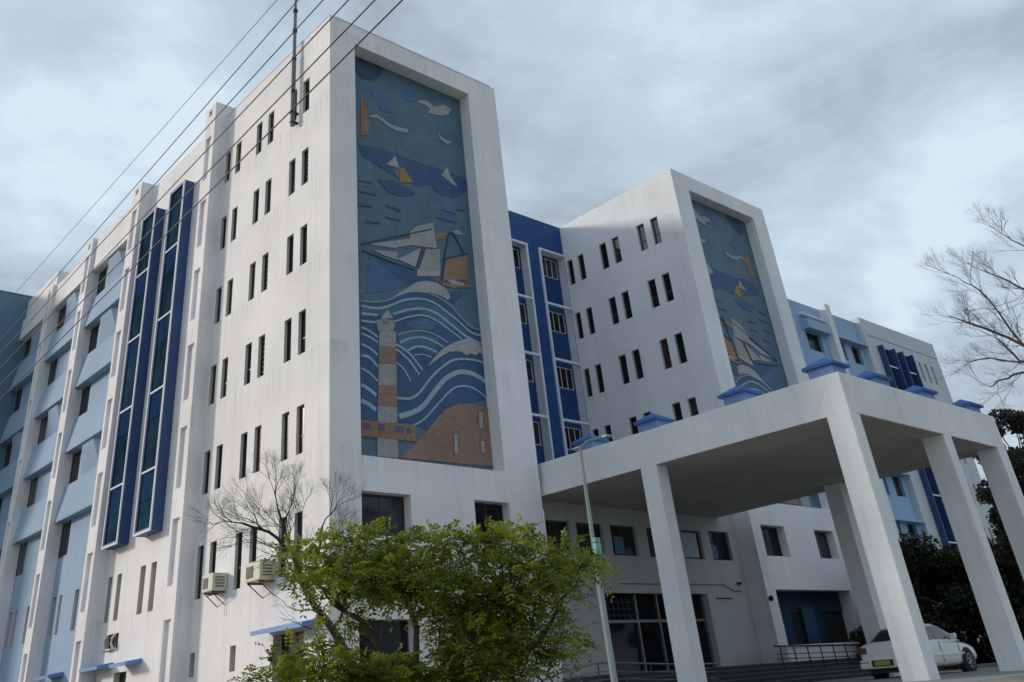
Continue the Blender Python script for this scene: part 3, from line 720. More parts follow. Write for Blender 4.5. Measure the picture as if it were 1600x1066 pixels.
# murals
def catmull(pts, n=7):
    if len(pts) < 3: return pts
    P = [pts[0]] + list(pts) + [pts[-1]]
    out = []
    for i in range(1, len(P) - 2):
        p0, p1, p2, p3 = P[i - 1], P[i], P[i + 1], P[i + 2]
        for k in range(n):
            t = k / n
            out.append(tuple(0.5 * ((2 * p1[j]) + (-p0[j] + p2[j]) * t + (2 * p0[j] - 5 * p1[j] + 4 * p2[j] - p3[j]) * t * t + (-p0[j] + 3 * p1[j] - 3 * p2[j] + p3[j]) * t ** 3) for j in (0, 1)))
    out.append(pts[-1])
    return out
MUR_Y = 0.60
def relief(name, mat, lev, loops, parent):
    me = bpy.data.meshes.new(name)
    bm = bmesh.new()
    yf = MUR_Y - 0.008 - 0.0045 * lev
    for lp in loops:
        vs = [bm.verts.new((x, yf, z)) for x, z in lp]
        try: f = bm.faces.new(vs)
        except ValueError: continue
        bv = [bm.verts.new((x, MUR_Y + 0.004, z)) for x, z in lp]
        n = len(vs)
        for i in range(n):
            bm.faces.new((vs[i], vs[(i + 1) % n], bv[(i + 1) % n], bv[i]))
    bmesh.ops.recalc_face_normals(bm, faces=bm.faces)
    bm.to_mesh(me); bm.free()
    me.materials.append(MT['mural_' + mat])
    o = bpy.data.objects.new(name, me); COL.objects.link(o); o.parent = parent
    return o
def strip_loops(pts, wd):
    q = catmull(pts)
    L = []; Rr = []
    for i, p in enumerate(q):
        a = q[max(i - 1, 0)]; c = q[min(i + 1, len(q) - 1)]
        dx, dz = c[0] - a[0], c[1] - a[1]; l = math.hypot(dx, dz) or 1
        nx, nz = -dz / l * wd / 2, dx / l * wd / 2
        L.append((p[0] + nx, p[1] + nz)); Rr.append((p[0] - nx, p[1] - nz))
    return [[L[i], L[i + 1], Rr[i + 1], Rr[i]] for i in range(len(q) - 1)]
def mural(hole, mirror):
    x0, x1 = hole[0], hole[1]
    k = (x1 - x0) / 6.09
    if mirror: tx = lambda p: (x1 - (p[0] - 1.18) * k, p[1])
    else: tx = lambda p: (x0 + (p[0] - 1.18) * k, p[1])
    cl = lambda p: (min(max(p[0], x0 + 0.012), x1 - 0.012), min(max(p[1], hole[2] + 0.012), hole[3] - 0.012))
    mb = MB(); mb.box(x0 + 0.001, x1 - 0.001, MUR_Y, MUR_Y + 0.03, hole[2] + 0.001, hole[3] - 0.001)
    root = mb.build('mural', 'mural_slate_base', B)
    for i, (name, mat, lev, pts) in enumerate(MURAL_POLYS):
        relief(name, mat, lev + (i % 7) * 0.12, [[cl(tx(p)) for p in pts]], root)
    for i, (name, mat, lev, pts, wd) in enumerate(MURAL_STRIPS):
        relief(name, mat, lev + (i % 9) * 0.1, [[cl(tx(p)) for p in lp] for lp in strip_loops(pts, wd)], root)
    return root
ma = mural(m1, False); mb2 = mural(m2, True)
ma['label'] = 'mural with lighthouse at left and ship above curling waves'
mb2['label'] = 'mirrored mural partly hidden behind the portico'

# blue recessed wall between the towers with white framed loggias
FB = front_at(8.4)
cols = [(13.53, 15.63), (16.65, 18.75), (19.77, 21.87)]
bars = [23.5, 20.15, 16.9, 13.6, 10.3]
holes = [(a, b_, 8.0, 23.5, 0.5) for a, b_ in cols]
holed_wall('wall', 'royal', FB, 8.66, 21.905, 7.0, ZT, holes, B, 'trim')
for a, b_ in cols:
    mb = MB()
    mb.box(a - 0.04, a + 0.07, 8.28, 8.42, 8.0, 23.56)
    if b_ < 21.8: mb.box(b_ - 0.07, b_ + 0.04, 8.28, 8.42, 8.0, 23.56)
    for z in bars:
        mb.box(a + 0.07, b_ - 0.07, 8.282, 8.42, z - 0.07, z + 0.05)
    mb.build('loggia_frame', 'trim', B)
    fi = front_at(8.9)
    wh = [(a + 0.62, b_ - 0.12, z - 1.35, z - 0.14, 0.08) for z in bars]
    holed_wall('loggia_back', 'loggia', fi, a, b_, 7.0, 23.6, wh, B, 'navyfin')
    for h in wh: window(fi, *h, B, style='triple', frame='frame_w')

# ground floor under the portico
FP = front_at(0.9)
pw = [(9.80, 11.20, 5.80, 6.90, 0.2), (11.58, 13.05, 5.80, 6.90, 0.2), (13.50, 15.02, 5.80, 6.90, 0.2), (15.7, 17.1, 5.80, 6.90, 0.2), (17.98, 19.32, 5.80, 6.92, 0.2), (19.90, 21.35, 5.80, 6.96, 0.2)]
entr = (12.62, 18.95, 1.85, 4.49, 0.4)
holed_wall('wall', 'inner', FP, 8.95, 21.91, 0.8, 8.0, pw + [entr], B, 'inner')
for i, h in enumerate(pw):
    window(FP, *h, B, style='slide', glass='glass')
    if i in (2, 4, 5):
        a, b_ = {2: (h[0] + 0.25, h[0] + 0.82), 4: (h[0] + 0.12, h[1] - 0.2), 5: (h[0] + 0.08, h[0] + 0.55)}[i]
        top = {2: 6.5, 4: 6.84, 5: 6.38}[i]
        mb = MB(); mb.box(a, b_, 1.015, 1.03, 5.88, top); mb.build('pane_patch', {2: 'blue_patch', 4: 'pane_patch', 5: 'blue_patch'}[i], B)  # patches before the glass; the third window's is a painted reflection
mb = MB()
mb.box(12.62, 18.95, 1.28, 1.30, 1.85, 4.49)
mb.build('entrance_glass', 'glass', B)
mb = MB()
for x in (12.62, 14.6, 15.9, 17.2, 18.85): mb.box(x, x + 0.09, 1.16, 1.26, 1.85, 4.49)
mb.box(12.71, 18.85, 1.17, 1.25, 3.50, 3.60)
mb.build('entrance_frame', 'steel', B)
mb = MB()
for k in range(6): mb.box(12.75 + k * 0.28, 12.80 + k * 0.28, 1.18, 1.22, 3.62, 4.4)
for k in range(3): mb.box(12.72, 14.58, 1.19, 1.215, 3.75 + k * 0.22, 3.78 + k * 0.22)
mb.build('entrance_grille', 'blacksteel', B)
mb = MB(); mb.tube([(13.6, 0.87, 4.80), (20.2, 0.87, 4.84), (20.9, 0.87, 4.60), (21.4, 0.87, 4.60)], 0.018); mb.build('conduit', 'steel', B)
mb = MB(); mb.box(19.5, 20.6, 0.855, 0.897, 4.30, 4.34); mb.build('notice_rail', 'blackplastic', B)
mb = MB(); mb.box(21.2, 21.42, 0.78, 0.898, 4.85, 4.94); mb.build('junction_box', 'blackplastic', B)
mb = MB(); mb.tube([(22.3, -0.01, 4.25), (21.75, -0.22, 4.22)], 0.015)
mb.tube([(21.78, -0.24, 4.26), (21.60, -0.32, 4.18)], 0.07, 0.11, 8); mb.build('security_lamp', 'blackplastic', B)
mb = MB(); mb.tube([(8.90, -0.05, 7.0), (8.90, -0.05, 1.9)], 0.03); mb.build('drain_pipe', 'portico', B)

# terrace over the ground floor (roof between the towers)
mb = MB(); mb.box(8.67, 21.90, 0.95, 8.38, 8.45, 8.62); mb.build('terrace', 'concrete', B)
settle(B, (15.0, 10.0, GZ))

# ------------------------------------------------------------------ entrance portico
P = empty('entrance_portico', (0, 0, 0), 'white flat roofed entrance portico on tall square columns with blue roof caps', 'portico')
X0, X1, Y0, ZS, ZP = 9.14, 19.6, -11.8, 7.54, 8.65
XB = 20.9                      # the deck widens a little towards the building
def deck(d, y0, y1, z0, z1):
    xr = lambda y: X1 + (XB - X1) * (y - Y0) / (0.94 - Y0) - d
    mb = MB(); q = [(X0 + d, y0), (xr(y0), y0), (xr(y1), y1), (X0 + d, y1)]
    mb.v += [(x, y, z0) for x, y in q] + [(x, y, z1) for x, y in q]
    for f in ((0, 3, 2, 1), (4, 5, 6, 7), (0, 1, 5, 4), (1, 2, 6, 5), (2, 3, 7, 6), (3, 0, 4, 7)): mb.f.append(f); mb.m.append(0)
    return mb
deck(0.0, Y0, 0.94, ZS + 0.02, ZP).build('roof', 'portico', P, bevel=0.02)
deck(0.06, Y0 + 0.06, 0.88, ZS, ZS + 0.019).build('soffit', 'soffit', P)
mb = MB()
mb.box(X0 - 0.002, X1 + 0.002, Y0 - 0.002, Y0 + 0.06, ZS, ZP - 0.002); mb.box(X0 - 0.002, X0 + 0.06, Y0 + 0.06, 0.9, ZS, ZP - 0.002)
mb.build('fascia', 'portico', P)
for x0, x1, y0, y1 in ((X0, X0 + .55, Y0, Y0 + .69), (X0, X0 + .55, -5.08, -4.43), (14.85, 15.40, Y0, Y0 + .69), (18.91, X1, Y0, Y0 + .69), (18.91, X1, -6.0, -5.35)):
    mb = MB(); mb.box(x0, x1, y0, y1, GZ - 0.1, ZS + 0.005); mb.build('column', 'portico', P, bevel=0.015)
for cx, cy in ((9.68, -2.0), (9.68, -4.9), (9.68, -8.3), (9.70, -11.22), (12.25, -11.22), (15.35, -11.22), (18.85, -11.22)):
    mb = MB(); s = 0.38; mb.box(cx - s, cx + s, cy - s, cy + s, ZP - 0.01, ZP + 0.31); c = mb.build('roof_cap', 'caplilac', P)
    mb = MB(); s = 0.49; z0, z1, z2 = ZP + 0.30, ZP + 0.38, ZP + 0.66
    q = [(cx - s, cy - s), (cx + s, cy - s), (cx + s, cy + s), (cx - s, cy + s)]
    mb.box(cx - s, cx + s, cy - s, cy + s, z0, z1)
    for i in range(4):
        a, b_ = q[i], q[(i + 1) % 4]
        mb.tri((a[0], a[1], z1), (b_[0], b_[1], z1), (cx, cy, z2))
    mb.build('hip_lid', 'capblue', c)
settle(P, (14.3, -6.0, GZ))

# steps up to the entrance
E = empty('entrance_steps', (0, 0, 0), 'wide dark stone steps leading up to the entrance under the portico', 'steps')
for k in range(5):
    z1 = 1.85 - 0.14 * k; yf = -1.4 - 0.32 * k
    mb = MB(); mb.box(8.96, 30.0, yf, 0.895 if k == 0 else -1.4 - 0.32 * (k - 1) - 0.005, GZ - 0.05, z1 - 0.03)
    o = mb.build('step', 'riser', E)
    mb = MB(); mb.box(8.96, 30.0, yf - 0.03, 0.895 if k == 0 else -1.4 - 0.32 * (k - 1) - 0.035, z1 - 0.029, z1); mb.build('tread', 'step', o)
settle(E, (19.0, -1.5, GZ))

# ------------------------------------------------------------------ right wing
W = empty('side_wing', (0, 0, 0), 'pale blue wing with white end block running right behind the portico', 'building')
FW = front_at(7.3)
ZW = 25.4
hol = []
for k in range(7):
    zt = 23.15 - 3.3 * k
    for a, b_ in ((33.0, 34.6), (36.0, 37.4), (39.0, 40.6), (42.5, 44.0), (46.6, 48.7), (50.6, 52.2), (53.2, 54.6)):
        hol.append((a, b_, zt - 1.45, zt, 0.3))
holed_wall('wall', 'wingblue', FW, 30.8, 55.3, 0.8, ZW, hol, W, 'wingblue')
for h in hol: window(FW, *h, W, style='slide')
for k in range(7):
    zt = 23.15 - 3.3 * k
    for a, b_ in ((46.3, 49.4), (50.3, 52.9), (52.9, 55.2)):
        mb = MB(); mb.box(a, b_, 6.75, 7.296, zt + 0.02, zt + (0.75 if a < 50 else 0.14)); mb.build('sunshade', 'wingblue', W)
for x in (35.2, 41.6, 49.6):
    mb = MB(); mb.box(x, x + 0.75, 6.7, 7.297, 0.8, ZW + 0.3); mb.build('pier', 'trim', W)
mb = MB(); mb.box(46.2, 49.55, 6.95, 7.296, 24.25, 24.4); mb.build('string_course', 'trim', W)
FE = front_at(6.9)
sl = []
for k in range(6):
    for a in (64.0, 65.15, 66.3): sl.append((a, a + 0.42, 21.75 - 3.3 * k, 23.4 - 3.3 * k, 0.25))
holed_wall('wall', 'wingwhite', FE, 55.3, 68.5, 0.8, 25.75, sl + [(57.0, 62.3, 8.2, 23.6, 0.5)], W, 'wingwhite')
for h in sl: window(FE, *h, W)
mb = MB()
for x in (57.0, 59.0, 60.4, 62.15): mb.box(x, x + 0.15, 6.45, 7.36, 8.2, 23.6)
fx = mb.build('fin_box', 'navyfin', W)
mb = MB(); mb.box(57.0, 62.3, 7.37, 7.39, 8.2, 23.6); mb.build('pane', 'glass_navy', fx)
for k in range(6):
    for a, b_ in ((57.2, 58.95), (60.6, 62.1)):
        mb = MB(); mb.box(a, b_, 6.6, 6.68, 21.9 - 3.3 * k, 22.0 - 3.3 * k); mb.build('transom', 'trim', fx)
mb = MB()
mb.quad((30.8, 7.3, ZW - .02), (55.3, 7.3, ZW - .02), (55.3, 22, ZW - .02), (30.8, 22, ZW - .02))
mb.box(55.31, 68.49, 7.6, 22, 0.8, 25.7)
mb.quad((30.8, 22, 0.8), (55.3, 22, 0.8), (55.3, 22, ZW), (30.8, 22, ZW))
mb.quad((55.3, 6.9, 0.8), (55.3, 7.6, 0.8), (55.3, 7.6, 25.75), (55.3, 6.9, 25.75))
mb.build('roof', 'wingwhite', W)
mb = MB(); mb.box(56.0, 68.3, 6.86, 6.898, 24.35, 24.40); mb.build('string_course', 'wingblue', W)
settle(W, (49.0, 12.0, GZ))

# ------------------------------------------------------------------ rear block at far left
K = empty('rear_block', (0, 0, 0), 'dark slate blue block closing the yard at the far left', 'building')
FK = front_at(36.0)
kh = [(-5.6 + 3.2 * i, -4.4 + 3.2 * i, 21.5 - 3.3 * k, 23.0 - 3.3 * k, 0.25) for i in range(1) for k in range(6)]
holed_wall('wall', 'slate', FK, -6.5, 4.3, 0.8, 26.3, kh, K, 'slate')
for h in kh: window(FK, *h, K, style='slide')
mb = MB(); mb.box(-6.5, 4.3, 36.6, 48, 0.8, 26.25); mb.build('core', 'slate', K)
mb = MB(); mb.box(-6.5, 4.3, 35.97, 36.6, 26.26, 26.34); mb.build('coping', 'slate', K)
settle(K, (-1, 42, GZ))

# ------------------------------------------------------------------ things on and around the building
def ac_unit(y0, y1, z0, z1, depth, label):
    o = empty('air_conditioner', (0, 0, 0), label, 'air conditioner', 'window air conditioners on the left facade')
    X = -depth
    mb = MB(); mb.box(X, -0.01, y0, y1, z0, z1); mb.build('casing', 'ac', o, bevel=0.02)
    mb = MB(); mb.box(X - 0.012, X - 0.001, y0 + (y1 - y0) * 0.45, y1 - 0.07, z0 + 0.10, z1 - 0.12); mb.build('grille', 'acgrille', o)
    mb = MB()
    for k in range(4): mb.box(X + 0.10, X + depth * 0.75, y0 - 0.012, y0 - 0.001, z0 + 0.12 + 0.09 * k, z0 + 0.15 + 0.09 * k)
    mb.build('louvre', 'acgrille', o)
    for y in (y0 + 0.08, y1 - 0.12):
        mb = MB(); mb.box(X + 0.03, -0.01, y, y + 0.04, z0 - 0.06, z0 - 0.005); mb.tube([(X + 0.08, y + 0.02, z0 - 0.06), (-0.01, y + 0.02, z0 - 0.42)], 0.016)
        mb.build('bracket', 'rust', o)
    mb = MB(); mb.tube([(-0.05, y0 + 0.05, z0), (-0.04, y0 + 0.02, z0 - 0.75)], 0.012); mb.build('drain_hose', 'trim', o)
    settle(o, (X / 2, (y0 + y1) / 2, z0))
ac_unit(6.12, 6.86, 5.06, 5.60, 0.54, 'cream window air conditioner below the bare tree, further from the building corner')
ac_unit(2.95, 3.85, 5.0, 5.55, 0.58, 'wider cream window air conditioner on the facade, closer to the building corner')
o = empty('exhaust_fan', (0, 0, 0), 'pale curved exhaust fan housing in the small opening above the blue awning', 'exhaust fan')
for y in (15.25, 16.0):
    mb = MB()
    mb.tube([(-0.02, y, 4.55), (-0.16, y - .05, 4.40), (-0.20, y - .12, 4.2), (-0.14, y - .2, 4.05), (-0.02, y - .28, 4.0)], 0.05, 0.05, 8)
    mb.build('housing', 'jamb', o)
mb = MB(); mb.box(-0.16, -0.005, 15.3, 15.85, 4.0, 4.06); mb.build('shelf', 'jamb', o)
settle(o, (-0.1, 15.6, 4.0))

o = empty('antenna_mast', (0, 0, 0), 'grey steel antenna mast clamped to the top of the left facade', 'mast')
mb = MB(); mb.tube([(-0.22, 2.36, 21.3), (-0.22, 2.36, 24.6)], 0.09, 0.09, 12); mb.build('lower_pole', 'mast', o, smooth=True)
mb = MB(); mb.tube([(-0.22, 2.36, 24.6), (-0.22, 2.36, 27.2)], 0.072, 0.072, 12); mb.build('middle_pole', 'mast', o, smooth=True)
mb = MB(); mb.tube([(-0.22, 2.36, 27.2), (-0.22, 2.36, 31.0)], 0.055, 0.045, 12); mb.build('upper_pole', 'mast', o, smooth=True)
for z in (22.9, 24.55, 26.05, 27.15):
    mb = MB(); mb.tube([(-0.22, 2.36, z), (-0.22, 2.36, z + 0.14)], 0.10, 0.10, 12); mb.build('collar', 'blackplastic', o)
for z in (21.45, 21.9):
    mb = MB(); mb.box(-0.32, -0.003, 2.27, 2.45, z, z + 0.05); mb.build('clamp', 'blackplastic', o)
settle(o, (-0.22, 2.36, 21.3))

# overhead cables: straight runs parallel to the left facade
CAB = [((-6.0, -6.59, 18.34), (-6.0, 14.07, 17.76)), ((-6.0, -7.73, 17.51), (-6.0, 16.47, 15.88)), ((-6.0, -8.94, 16.63), (-6.0, 16.03, 15.18)),
       ((-6.0, -10.05, 15.82), (-6.0, 15.55, 14.40)), ((-6.0, -11.09, 15.06), (-6.0, 15.03, 13.55)), ((-6.0, -12.06, 14.35), (-6.0, 14.60, 12.86))]
CL = ['topmost thin black overhead cable, faintest against the sky', 'second overhead cable from the top, black against the sky', 'third overhead cable from the top, passing behind the mast',
      'fourth overhead cable from the top, meeting the blue fin top', 'fifth overhead cable from the top, crossing the tower roof corner', 'lowest overhead cable, crossing the top corner of the mural']
for i, (a, b_) in enumerate(CAB):
    a, b_ = Vector(a), Vector(b_); d = (b_ - a) / (b_.y - a.y)
    pts = []
    for k in range(41):
        y = -46 + 76 * k / 40
        p = a + d * (y - a.y)
        t = (y + 8) / 38
        p.z -= 0.10 * (1 - t * t) - 0.10
        pts.append(p)
    mb = MB(); mb.tube(pts, 0.009 if i == 0 else 0.013 + 0.0011 * i, None, 6)
    o = mb.build('overhead_cable', 'cable'); tag(o, CL[i], 'cable', 'overhead cables in front of the left facade')

# street lamp
o = empty('street_lamp', (0, 0, 0), 'slim teal street lamp with a short arm, leaning slightly before the portico', 'street lamp')
bx, by = 0.80, -9.28
mb = MB(); mb.tube([(bx + 0.03, by - 0.03, 1.0), (bx, by, 3.6)], 0.075, 0.066, 12); mb.build('lower_pole', 'teal', o, smooth=True)
mb = MB(); mb.tube([(bx, by, 3.6), (bx + 0.0, by, 6.32)], 0.052, 0.036, 12); mb.build('upper_pole', 'teal', o, smooth=True)
mb = MB(); mb.tube([(bx - 0.0, by, 6.28), (bx + 0.12, by - 0.15, 6.42), (bx + 0.36, by - 0.44, 6.47)], 0.03, 0.025, 8)
mb.tube([(bx, by, 6.3), (bx - 0.12, by + 0.12, 6.28)], 0.02, 0.02, 6); mb.build('arm', 'teal', o, smooth=True)
mb = MB(); mb.box(bx + 0.30, bx + 0.52, by - 0.60, by - 0.42, 6.44, 6.50); mb.build('lamp_head', 'teal', o, bevel=0.02)
mb = MB(); mb.box(bx - 0.09, bx + 0.09, by - 0.14, by - 0.06, 4.0, 4.34); mb.build('fuse_box', 'fuse', o, bevel=0.01)
settle(o, (bx, by, 1.0))

# ramp and terrace railings
o = empty('handrail', (0, 0, 0), 'grey steel ramp handrail with thin posts left of the entrance', 'railing')
rp = [(5.0, -3.0, 1.78), (6.2, -3.0, 2.02), (7.4, -3.0, 2.13), (8.6, -3.0, 2.10), (9.8, -3.0, 2.04), (11.4, -3.0, 1.97), (13.2, -3.0, 1.92)]
for dz, r in ((0, 0.025), (-0.22, 0.014), (-0.42, 0.014)):
    mb = MB(); mb.tube([(x, y, z + dz) for x, y, z in rp], r, None, 8); mb.build('rail', 'steel', o, smooth=True)
for x, y, z in rp:
    mb = MB(); mb.tube([(x, y, z), (x, y, GZ)], 0.02, None, 8); mb.build('post', 'steel', o, smooth=True)
settle(o, (8.6, -3.0, GZ))
o = empty('terrace_railing', (0, 0, 0), 'black metal railing below the blue doorway beside the parked car', 'railing')
for z, r in ((2.36, 0.03), (2.12, 0.016), (1.96, 0.016)):
    mb = MB(); mb.tube([(18.4, -2.0, z + (0.02 if z > 2.3 else 0)), (24.8, -2.0, z - 0.08)], r, None, 8); mb.build('rail', 'blacksteel', o)
for k in range(7):
    x = 18.75 + k * 0.95
    mb = MB(); mb.tube([(x, -2.0, 2.36), (x, -2.0, 1.5)], 0.024, None, 8); mb.build('post', 'blacksteel', o)
settle(o, (21.5, -2.0, 1.5))
mb = MB(); mb.box(20.5, 26.0, -1.2, -0.9, 1.83, 2.34); mb.box(20.4, 26.1, -1.26, -0.84, 2.34, 2.42)
tag(mb.build('parapet_wall', 'white'), 'low white parapet wall with slab top behind the black railing', 'wall')

# ------------------------------------------------------------------ parked car
def make_car():
    c = empty('parked_car', (0, 0, 0), 'white saloon car parked under the portico, seen from behind', 'car')
    # body: sections along x (rear = 0, front = 4.45); y across
    st = [(0.00, 0.70, 0.36, 0.80, 0.86), (0.06, 0.79, 0.26, 0.90, 0.97), (0.30, 0.83, 0.22, 0.93, 1.00), (0.75, 0.85, 0.20, 0.92, 0.99),
          (1.3, 0.86, 0.19, 0.90, 0.97), (2.2, 0.86, 0.19, 0.88, 0.95), (3.0, 0.86, 0.19, 0.87, 0.93), (3.6, 0.84, 0.20, 0.82, 0.88), (4.15, 0.79, 0.24, 0.72, 0.78), (4.38, 0.70, 0.30, 0.62, 0.68), (4.45, 0.58, 0.38, 0.55, 0.60)]
    bm = bmesh.new(); rings = []
    for x, w, zb, zs, zt in st:
        half = [(0, zb), (w * 0.86, zb), (w, zb + 0.10), (w * 1.01, (zb + zs) / 2), (w * 0.985, zs - 0.05), (w * 0.92, zs + 0.01), (w * 0.6, zt), (0, zt + 0.01)]
        ring = [(x, y, z) for y, z in half] + [(x, -y, z) for y, z in half[-2:0:-1]]
        rings.append([bm.verts.new(p) for p in ring])
    n = len(rings[0])
    for a, b_ in zip(rings, rings[1:]):
        for i in range(n): bm.faces.new((a[i], a[(i + 1) % n], b_[(i + 1) % n], b_[i]))
    bm.faces.new(rings[0]); bm.faces.new(rings[-1][::-1])
    bmesh.ops.recalc_face_normals(bm, faces=bm.faces)
    me = bpy.data.meshes.new('body'); bm.to_mesh(me); bm.free(); me.materials.append(MT['carpaint'])
    me.polygons.foreach_set('use_smooth', [True] * len(me.polygons))
    body = bpy.data.objects.new('body', me); COL.objects.link(body); body.parent = c
    md = body.modifiers.new('sub', 'SUBSURF'); md.levels = md.render_levels = 2
    # cabin
    lo = [(0.55, 0.74), (3.35, 0.76)]; zt = 1.43; zl = 0.93
    prof = [(0.55, zl), (0.95, 1.22), (1.28, 1.38), (1.75, zt), (2.25, 1.42), (2.6, 1.33), (3.0, 1.13), (3.4, 0.90)]
    bm = bmesh.new(); rings = []
    for x, z in prof:
        t = (z - zl) / (zt - zl); w = 0.77 - 0.20 * max(0, t)
        rings.append([bm.verts.new((x, -0.78, zl - 0.06)), bm.verts.new((x, -w, z - 0.02)), bm.verts.new((x, -w * 0.7, z)), bm.verts.new((x, w * 0.7, z)), bm.verts.new((x, w, z - 0.02)), bm.verts.new((x, 0.78, zl - 0.06))])
    for a, b_ in zip(rings, rings[1:]):
        for i in range(5): bm.faces.new((a[i], a[i + 1], b_[i + 1], b_[i]))
    bmesh.ops.recalc_face_normals(bm, faces=bm.faces)
    me = bpy.data.meshes.new('cabin'); bm.to_mesh(me); bm.free(); me.materials.append(MT['carpaint'])
    me.polygons.foreach_set('use_smooth', [True] * len(me.polygons))
    cab = bpy.data.objects.new('cabin', me); COL.objects.link(cab); cab.parent = c
    def wz(z): return 0.77 - 0.20 * max(0, (z - zl) / (zt - zl))
    mb = MB()       # rear screen, bowed along the cabin profile
    e = 0.02
    a0, a1, a2 = (0.63, 0.985), (0.95, 1.20), (1.16, 1.31)
    for p, q in ((a0, a1), (a1, a2)):
        mb.quad((p[0] - e, -wz(p[1]) + .12, p[1] + e), (p[0] - e, wz(p[1]) - .12, p[1] + e), (q[0] - e, wz(q[1]) - .14, q[1] + e), (q[0] - e, -wz(q[1]) + .14, q[1] + e))
    mb.build('rear_window', 'carglass', c)
    mb = MB()
    for p, q in (((3.3, 0.965), (3.0, 1.15)), ((3.0, 1.15), (2.62, 1.34))):
        mb.quad((p[0] + e, -wz(p[1]) + .1, p[1] + e), (p[0] + e, wz(p[1]) - .1, p[1] + e), (q[0] + e, wz(q[1]) - .12, q[1] + e), (q[0] + e, -wz(q[1]) + .12, q[1] + e))
    mb.build('windscreen', 'carglass', c)
    for s in (-1, 1):
        for xa, xb, xc, xd in ((0.98, 1.92, 1.90, 1.36), (1.99, 3.02, 2.5, 1.97)):
            zb_, zt_ = 0.965, 1.34
            f = lambda x, z: (x, s * (wz(z) + 0.012 + 0.012), z)
            def yy(z): return s * (0.78 + (wz(1.4) - 0.78) * (z - 0.87) / (1.4 - 0.87) + 0.022)
            mb = MB(); mb.quad((xa, yy(zb_), zb_), (xb, yy(zb_), zb_), (xc, yy(zt_), zt_), (xd, yy(zt_), zt_)); mb.build('side_window', 'carglass', c)
        for xg in (1.94, 3.06):
            mb = MB(); mb.box(xg, xg + 0.014, min(s * 0.855, s * 0.869), max(s * 0.855, s * 0.869), 0.34, 0.90); mb.build('door_gap', 'blackplastic', c)
        mb = MB(); mb.box(0.95, 3.3, min(s * 0.862, s * 0.885), max(s * 0.862, s * 0.885), 0.50, 0.545); mb.build('side_moulding', 'carpaint', c)
        mb = MB(); mb.box(2.75, 2.92, min(s * 0.82, s * 0.99), max(s * 0.82, s * 0.99), 0.95, 1.09); mb.build('wing_mirror', 'carpaint', c, bevel=0.03)
        mb = MB(); mb.box(-0.03, 0.16, min(s * 0.50, s * 0.80), max(s * 0.50, s * 0.80), 0.69, 0.86); mb.build('tail_lamp', 'lamp_red', c, bevel=0.03)
        for xc_ in (0.86, 3.48):
            mb = MB(); mb.tube([(xc_, s * 0.66, 0.31), (xc_, s * 0.868, 0.31)], 0.40, 0.375, 24); mb.build('wheel_arch', 'blackplastic', c)
            mb = MB(); mb.tube([(xc_, s * 0.66, 0.30), (xc_, s * 0.885, 0.30)], 0.31, 0.30, 28); w = mb.build('wheel', 'tyre', c)
            mb = MB(); mb.tube([(xc_, s * 0.88, 0.30), (xc_, s * 0.893, 0.30)], 0.06, 0.06, 10)
            for k in range(7):
                t = 2 * math.pi * k / 7
                mb.tube([(xc_ + 0.04 * math.cos(t), s * 0.89, 0.30 + 0.04 * math.sin(t)), (xc_ + 0.20 * math.cos(t), s * 0.89, 0.30 + 0.20 * math.sin(t))], 0.022, 0.022, 5)
            mb.tube([(xc_ + 0.205 * math.cos(2 * math.pi * k / 20), s * 0.889, 0.30 + 0.205 * math.sin(2 * math.pi * k / 20)) for k in range(21)], 0.014, None, 5)
            mb.build('rim', 'rim', w)
    mb = MB(); mb.box(-0.10, 0.35, -0.80, 0.80, 0.27, 0.52); mb.build('rear_bumper', 'carpaint', c, bevel=0.06)
    mb = MB(); mb.box(-0.112, -0.08, -0.36, 0.36, 0.33, 0.50); mb.build('plate_recess', 'blackplastic', c)
    mb = MB(); mb.box(-0.125, -0.113, -0.26, 0.26, 0.36, 0.475); mb.build('number_plate', 'plate', c)
    mb = MB(); mb.box(-0.104, -0.09, -0.78, -0.45, 0.44, 0.465); mb.box(-0.104, -0.09, 0.45, 0.78, 0.44, 0.465); mb.build('bumper_slot', 'blackplastic', c)
    mb = MB(); mb.box(0.1, 0.3, -0.6, 0.6, 0.14, 0.26); mb.build('dark_under_panel', 'blackplastic', c)  # black panel below the rear bumper
    return c
car = make_car()
CAR_H = math.radians(-4)
car.rotation_euler = (0, 0, CAR_H)
car.location = (15.3, -7.65, GZ + 0.01)

# ------------------------------------------------------------------ trees
rng = random.Random(7)
def rv(s=1.0): return Vector((rng.uniform(-s, s), rng.uniform(-s, s), rng.uniform(-s, s)))
def bend(a, b_, n=5, amp=0.06):
    a, b_ = Vector(a), Vector(b_); L = (b_ - a).length
    return [a.lerp(b_, k / n) + (rv(amp * L) if 0 < k < n else Vector()) for k in range(n + 1)]

def mesh_object(name, V, Fc, mat, parent):
    me = bpy.data.meshes.new(name)
    V = np.asarray(V, dtype=np.float32).reshape(-1, 3); n = len(V) // 4
    me.vertices.add(len(V)); me.vertices.foreach_set('co', V.ravel())
    me.loops.add(n * 4); me.loops.foreach_set('vertex_index', np.arange(n * 4, dtype=np.int32))
    me.polygons.add(n); me.polygons.foreach_set('loop_start', np.arange(n, dtype=np.int32) * 4)
    try: me.polygons.foreach_set('loop_total', np.full(n, 4, dtype=np.int32))
    except Exception: pass
    me.materials.append(MT[mat]); me.update(calc_edges=True); me.validate()
    o = bpy.data.objects.new(name, me); COL.objects.link(o)
    if parent is not None: o.parent = parent
    return o

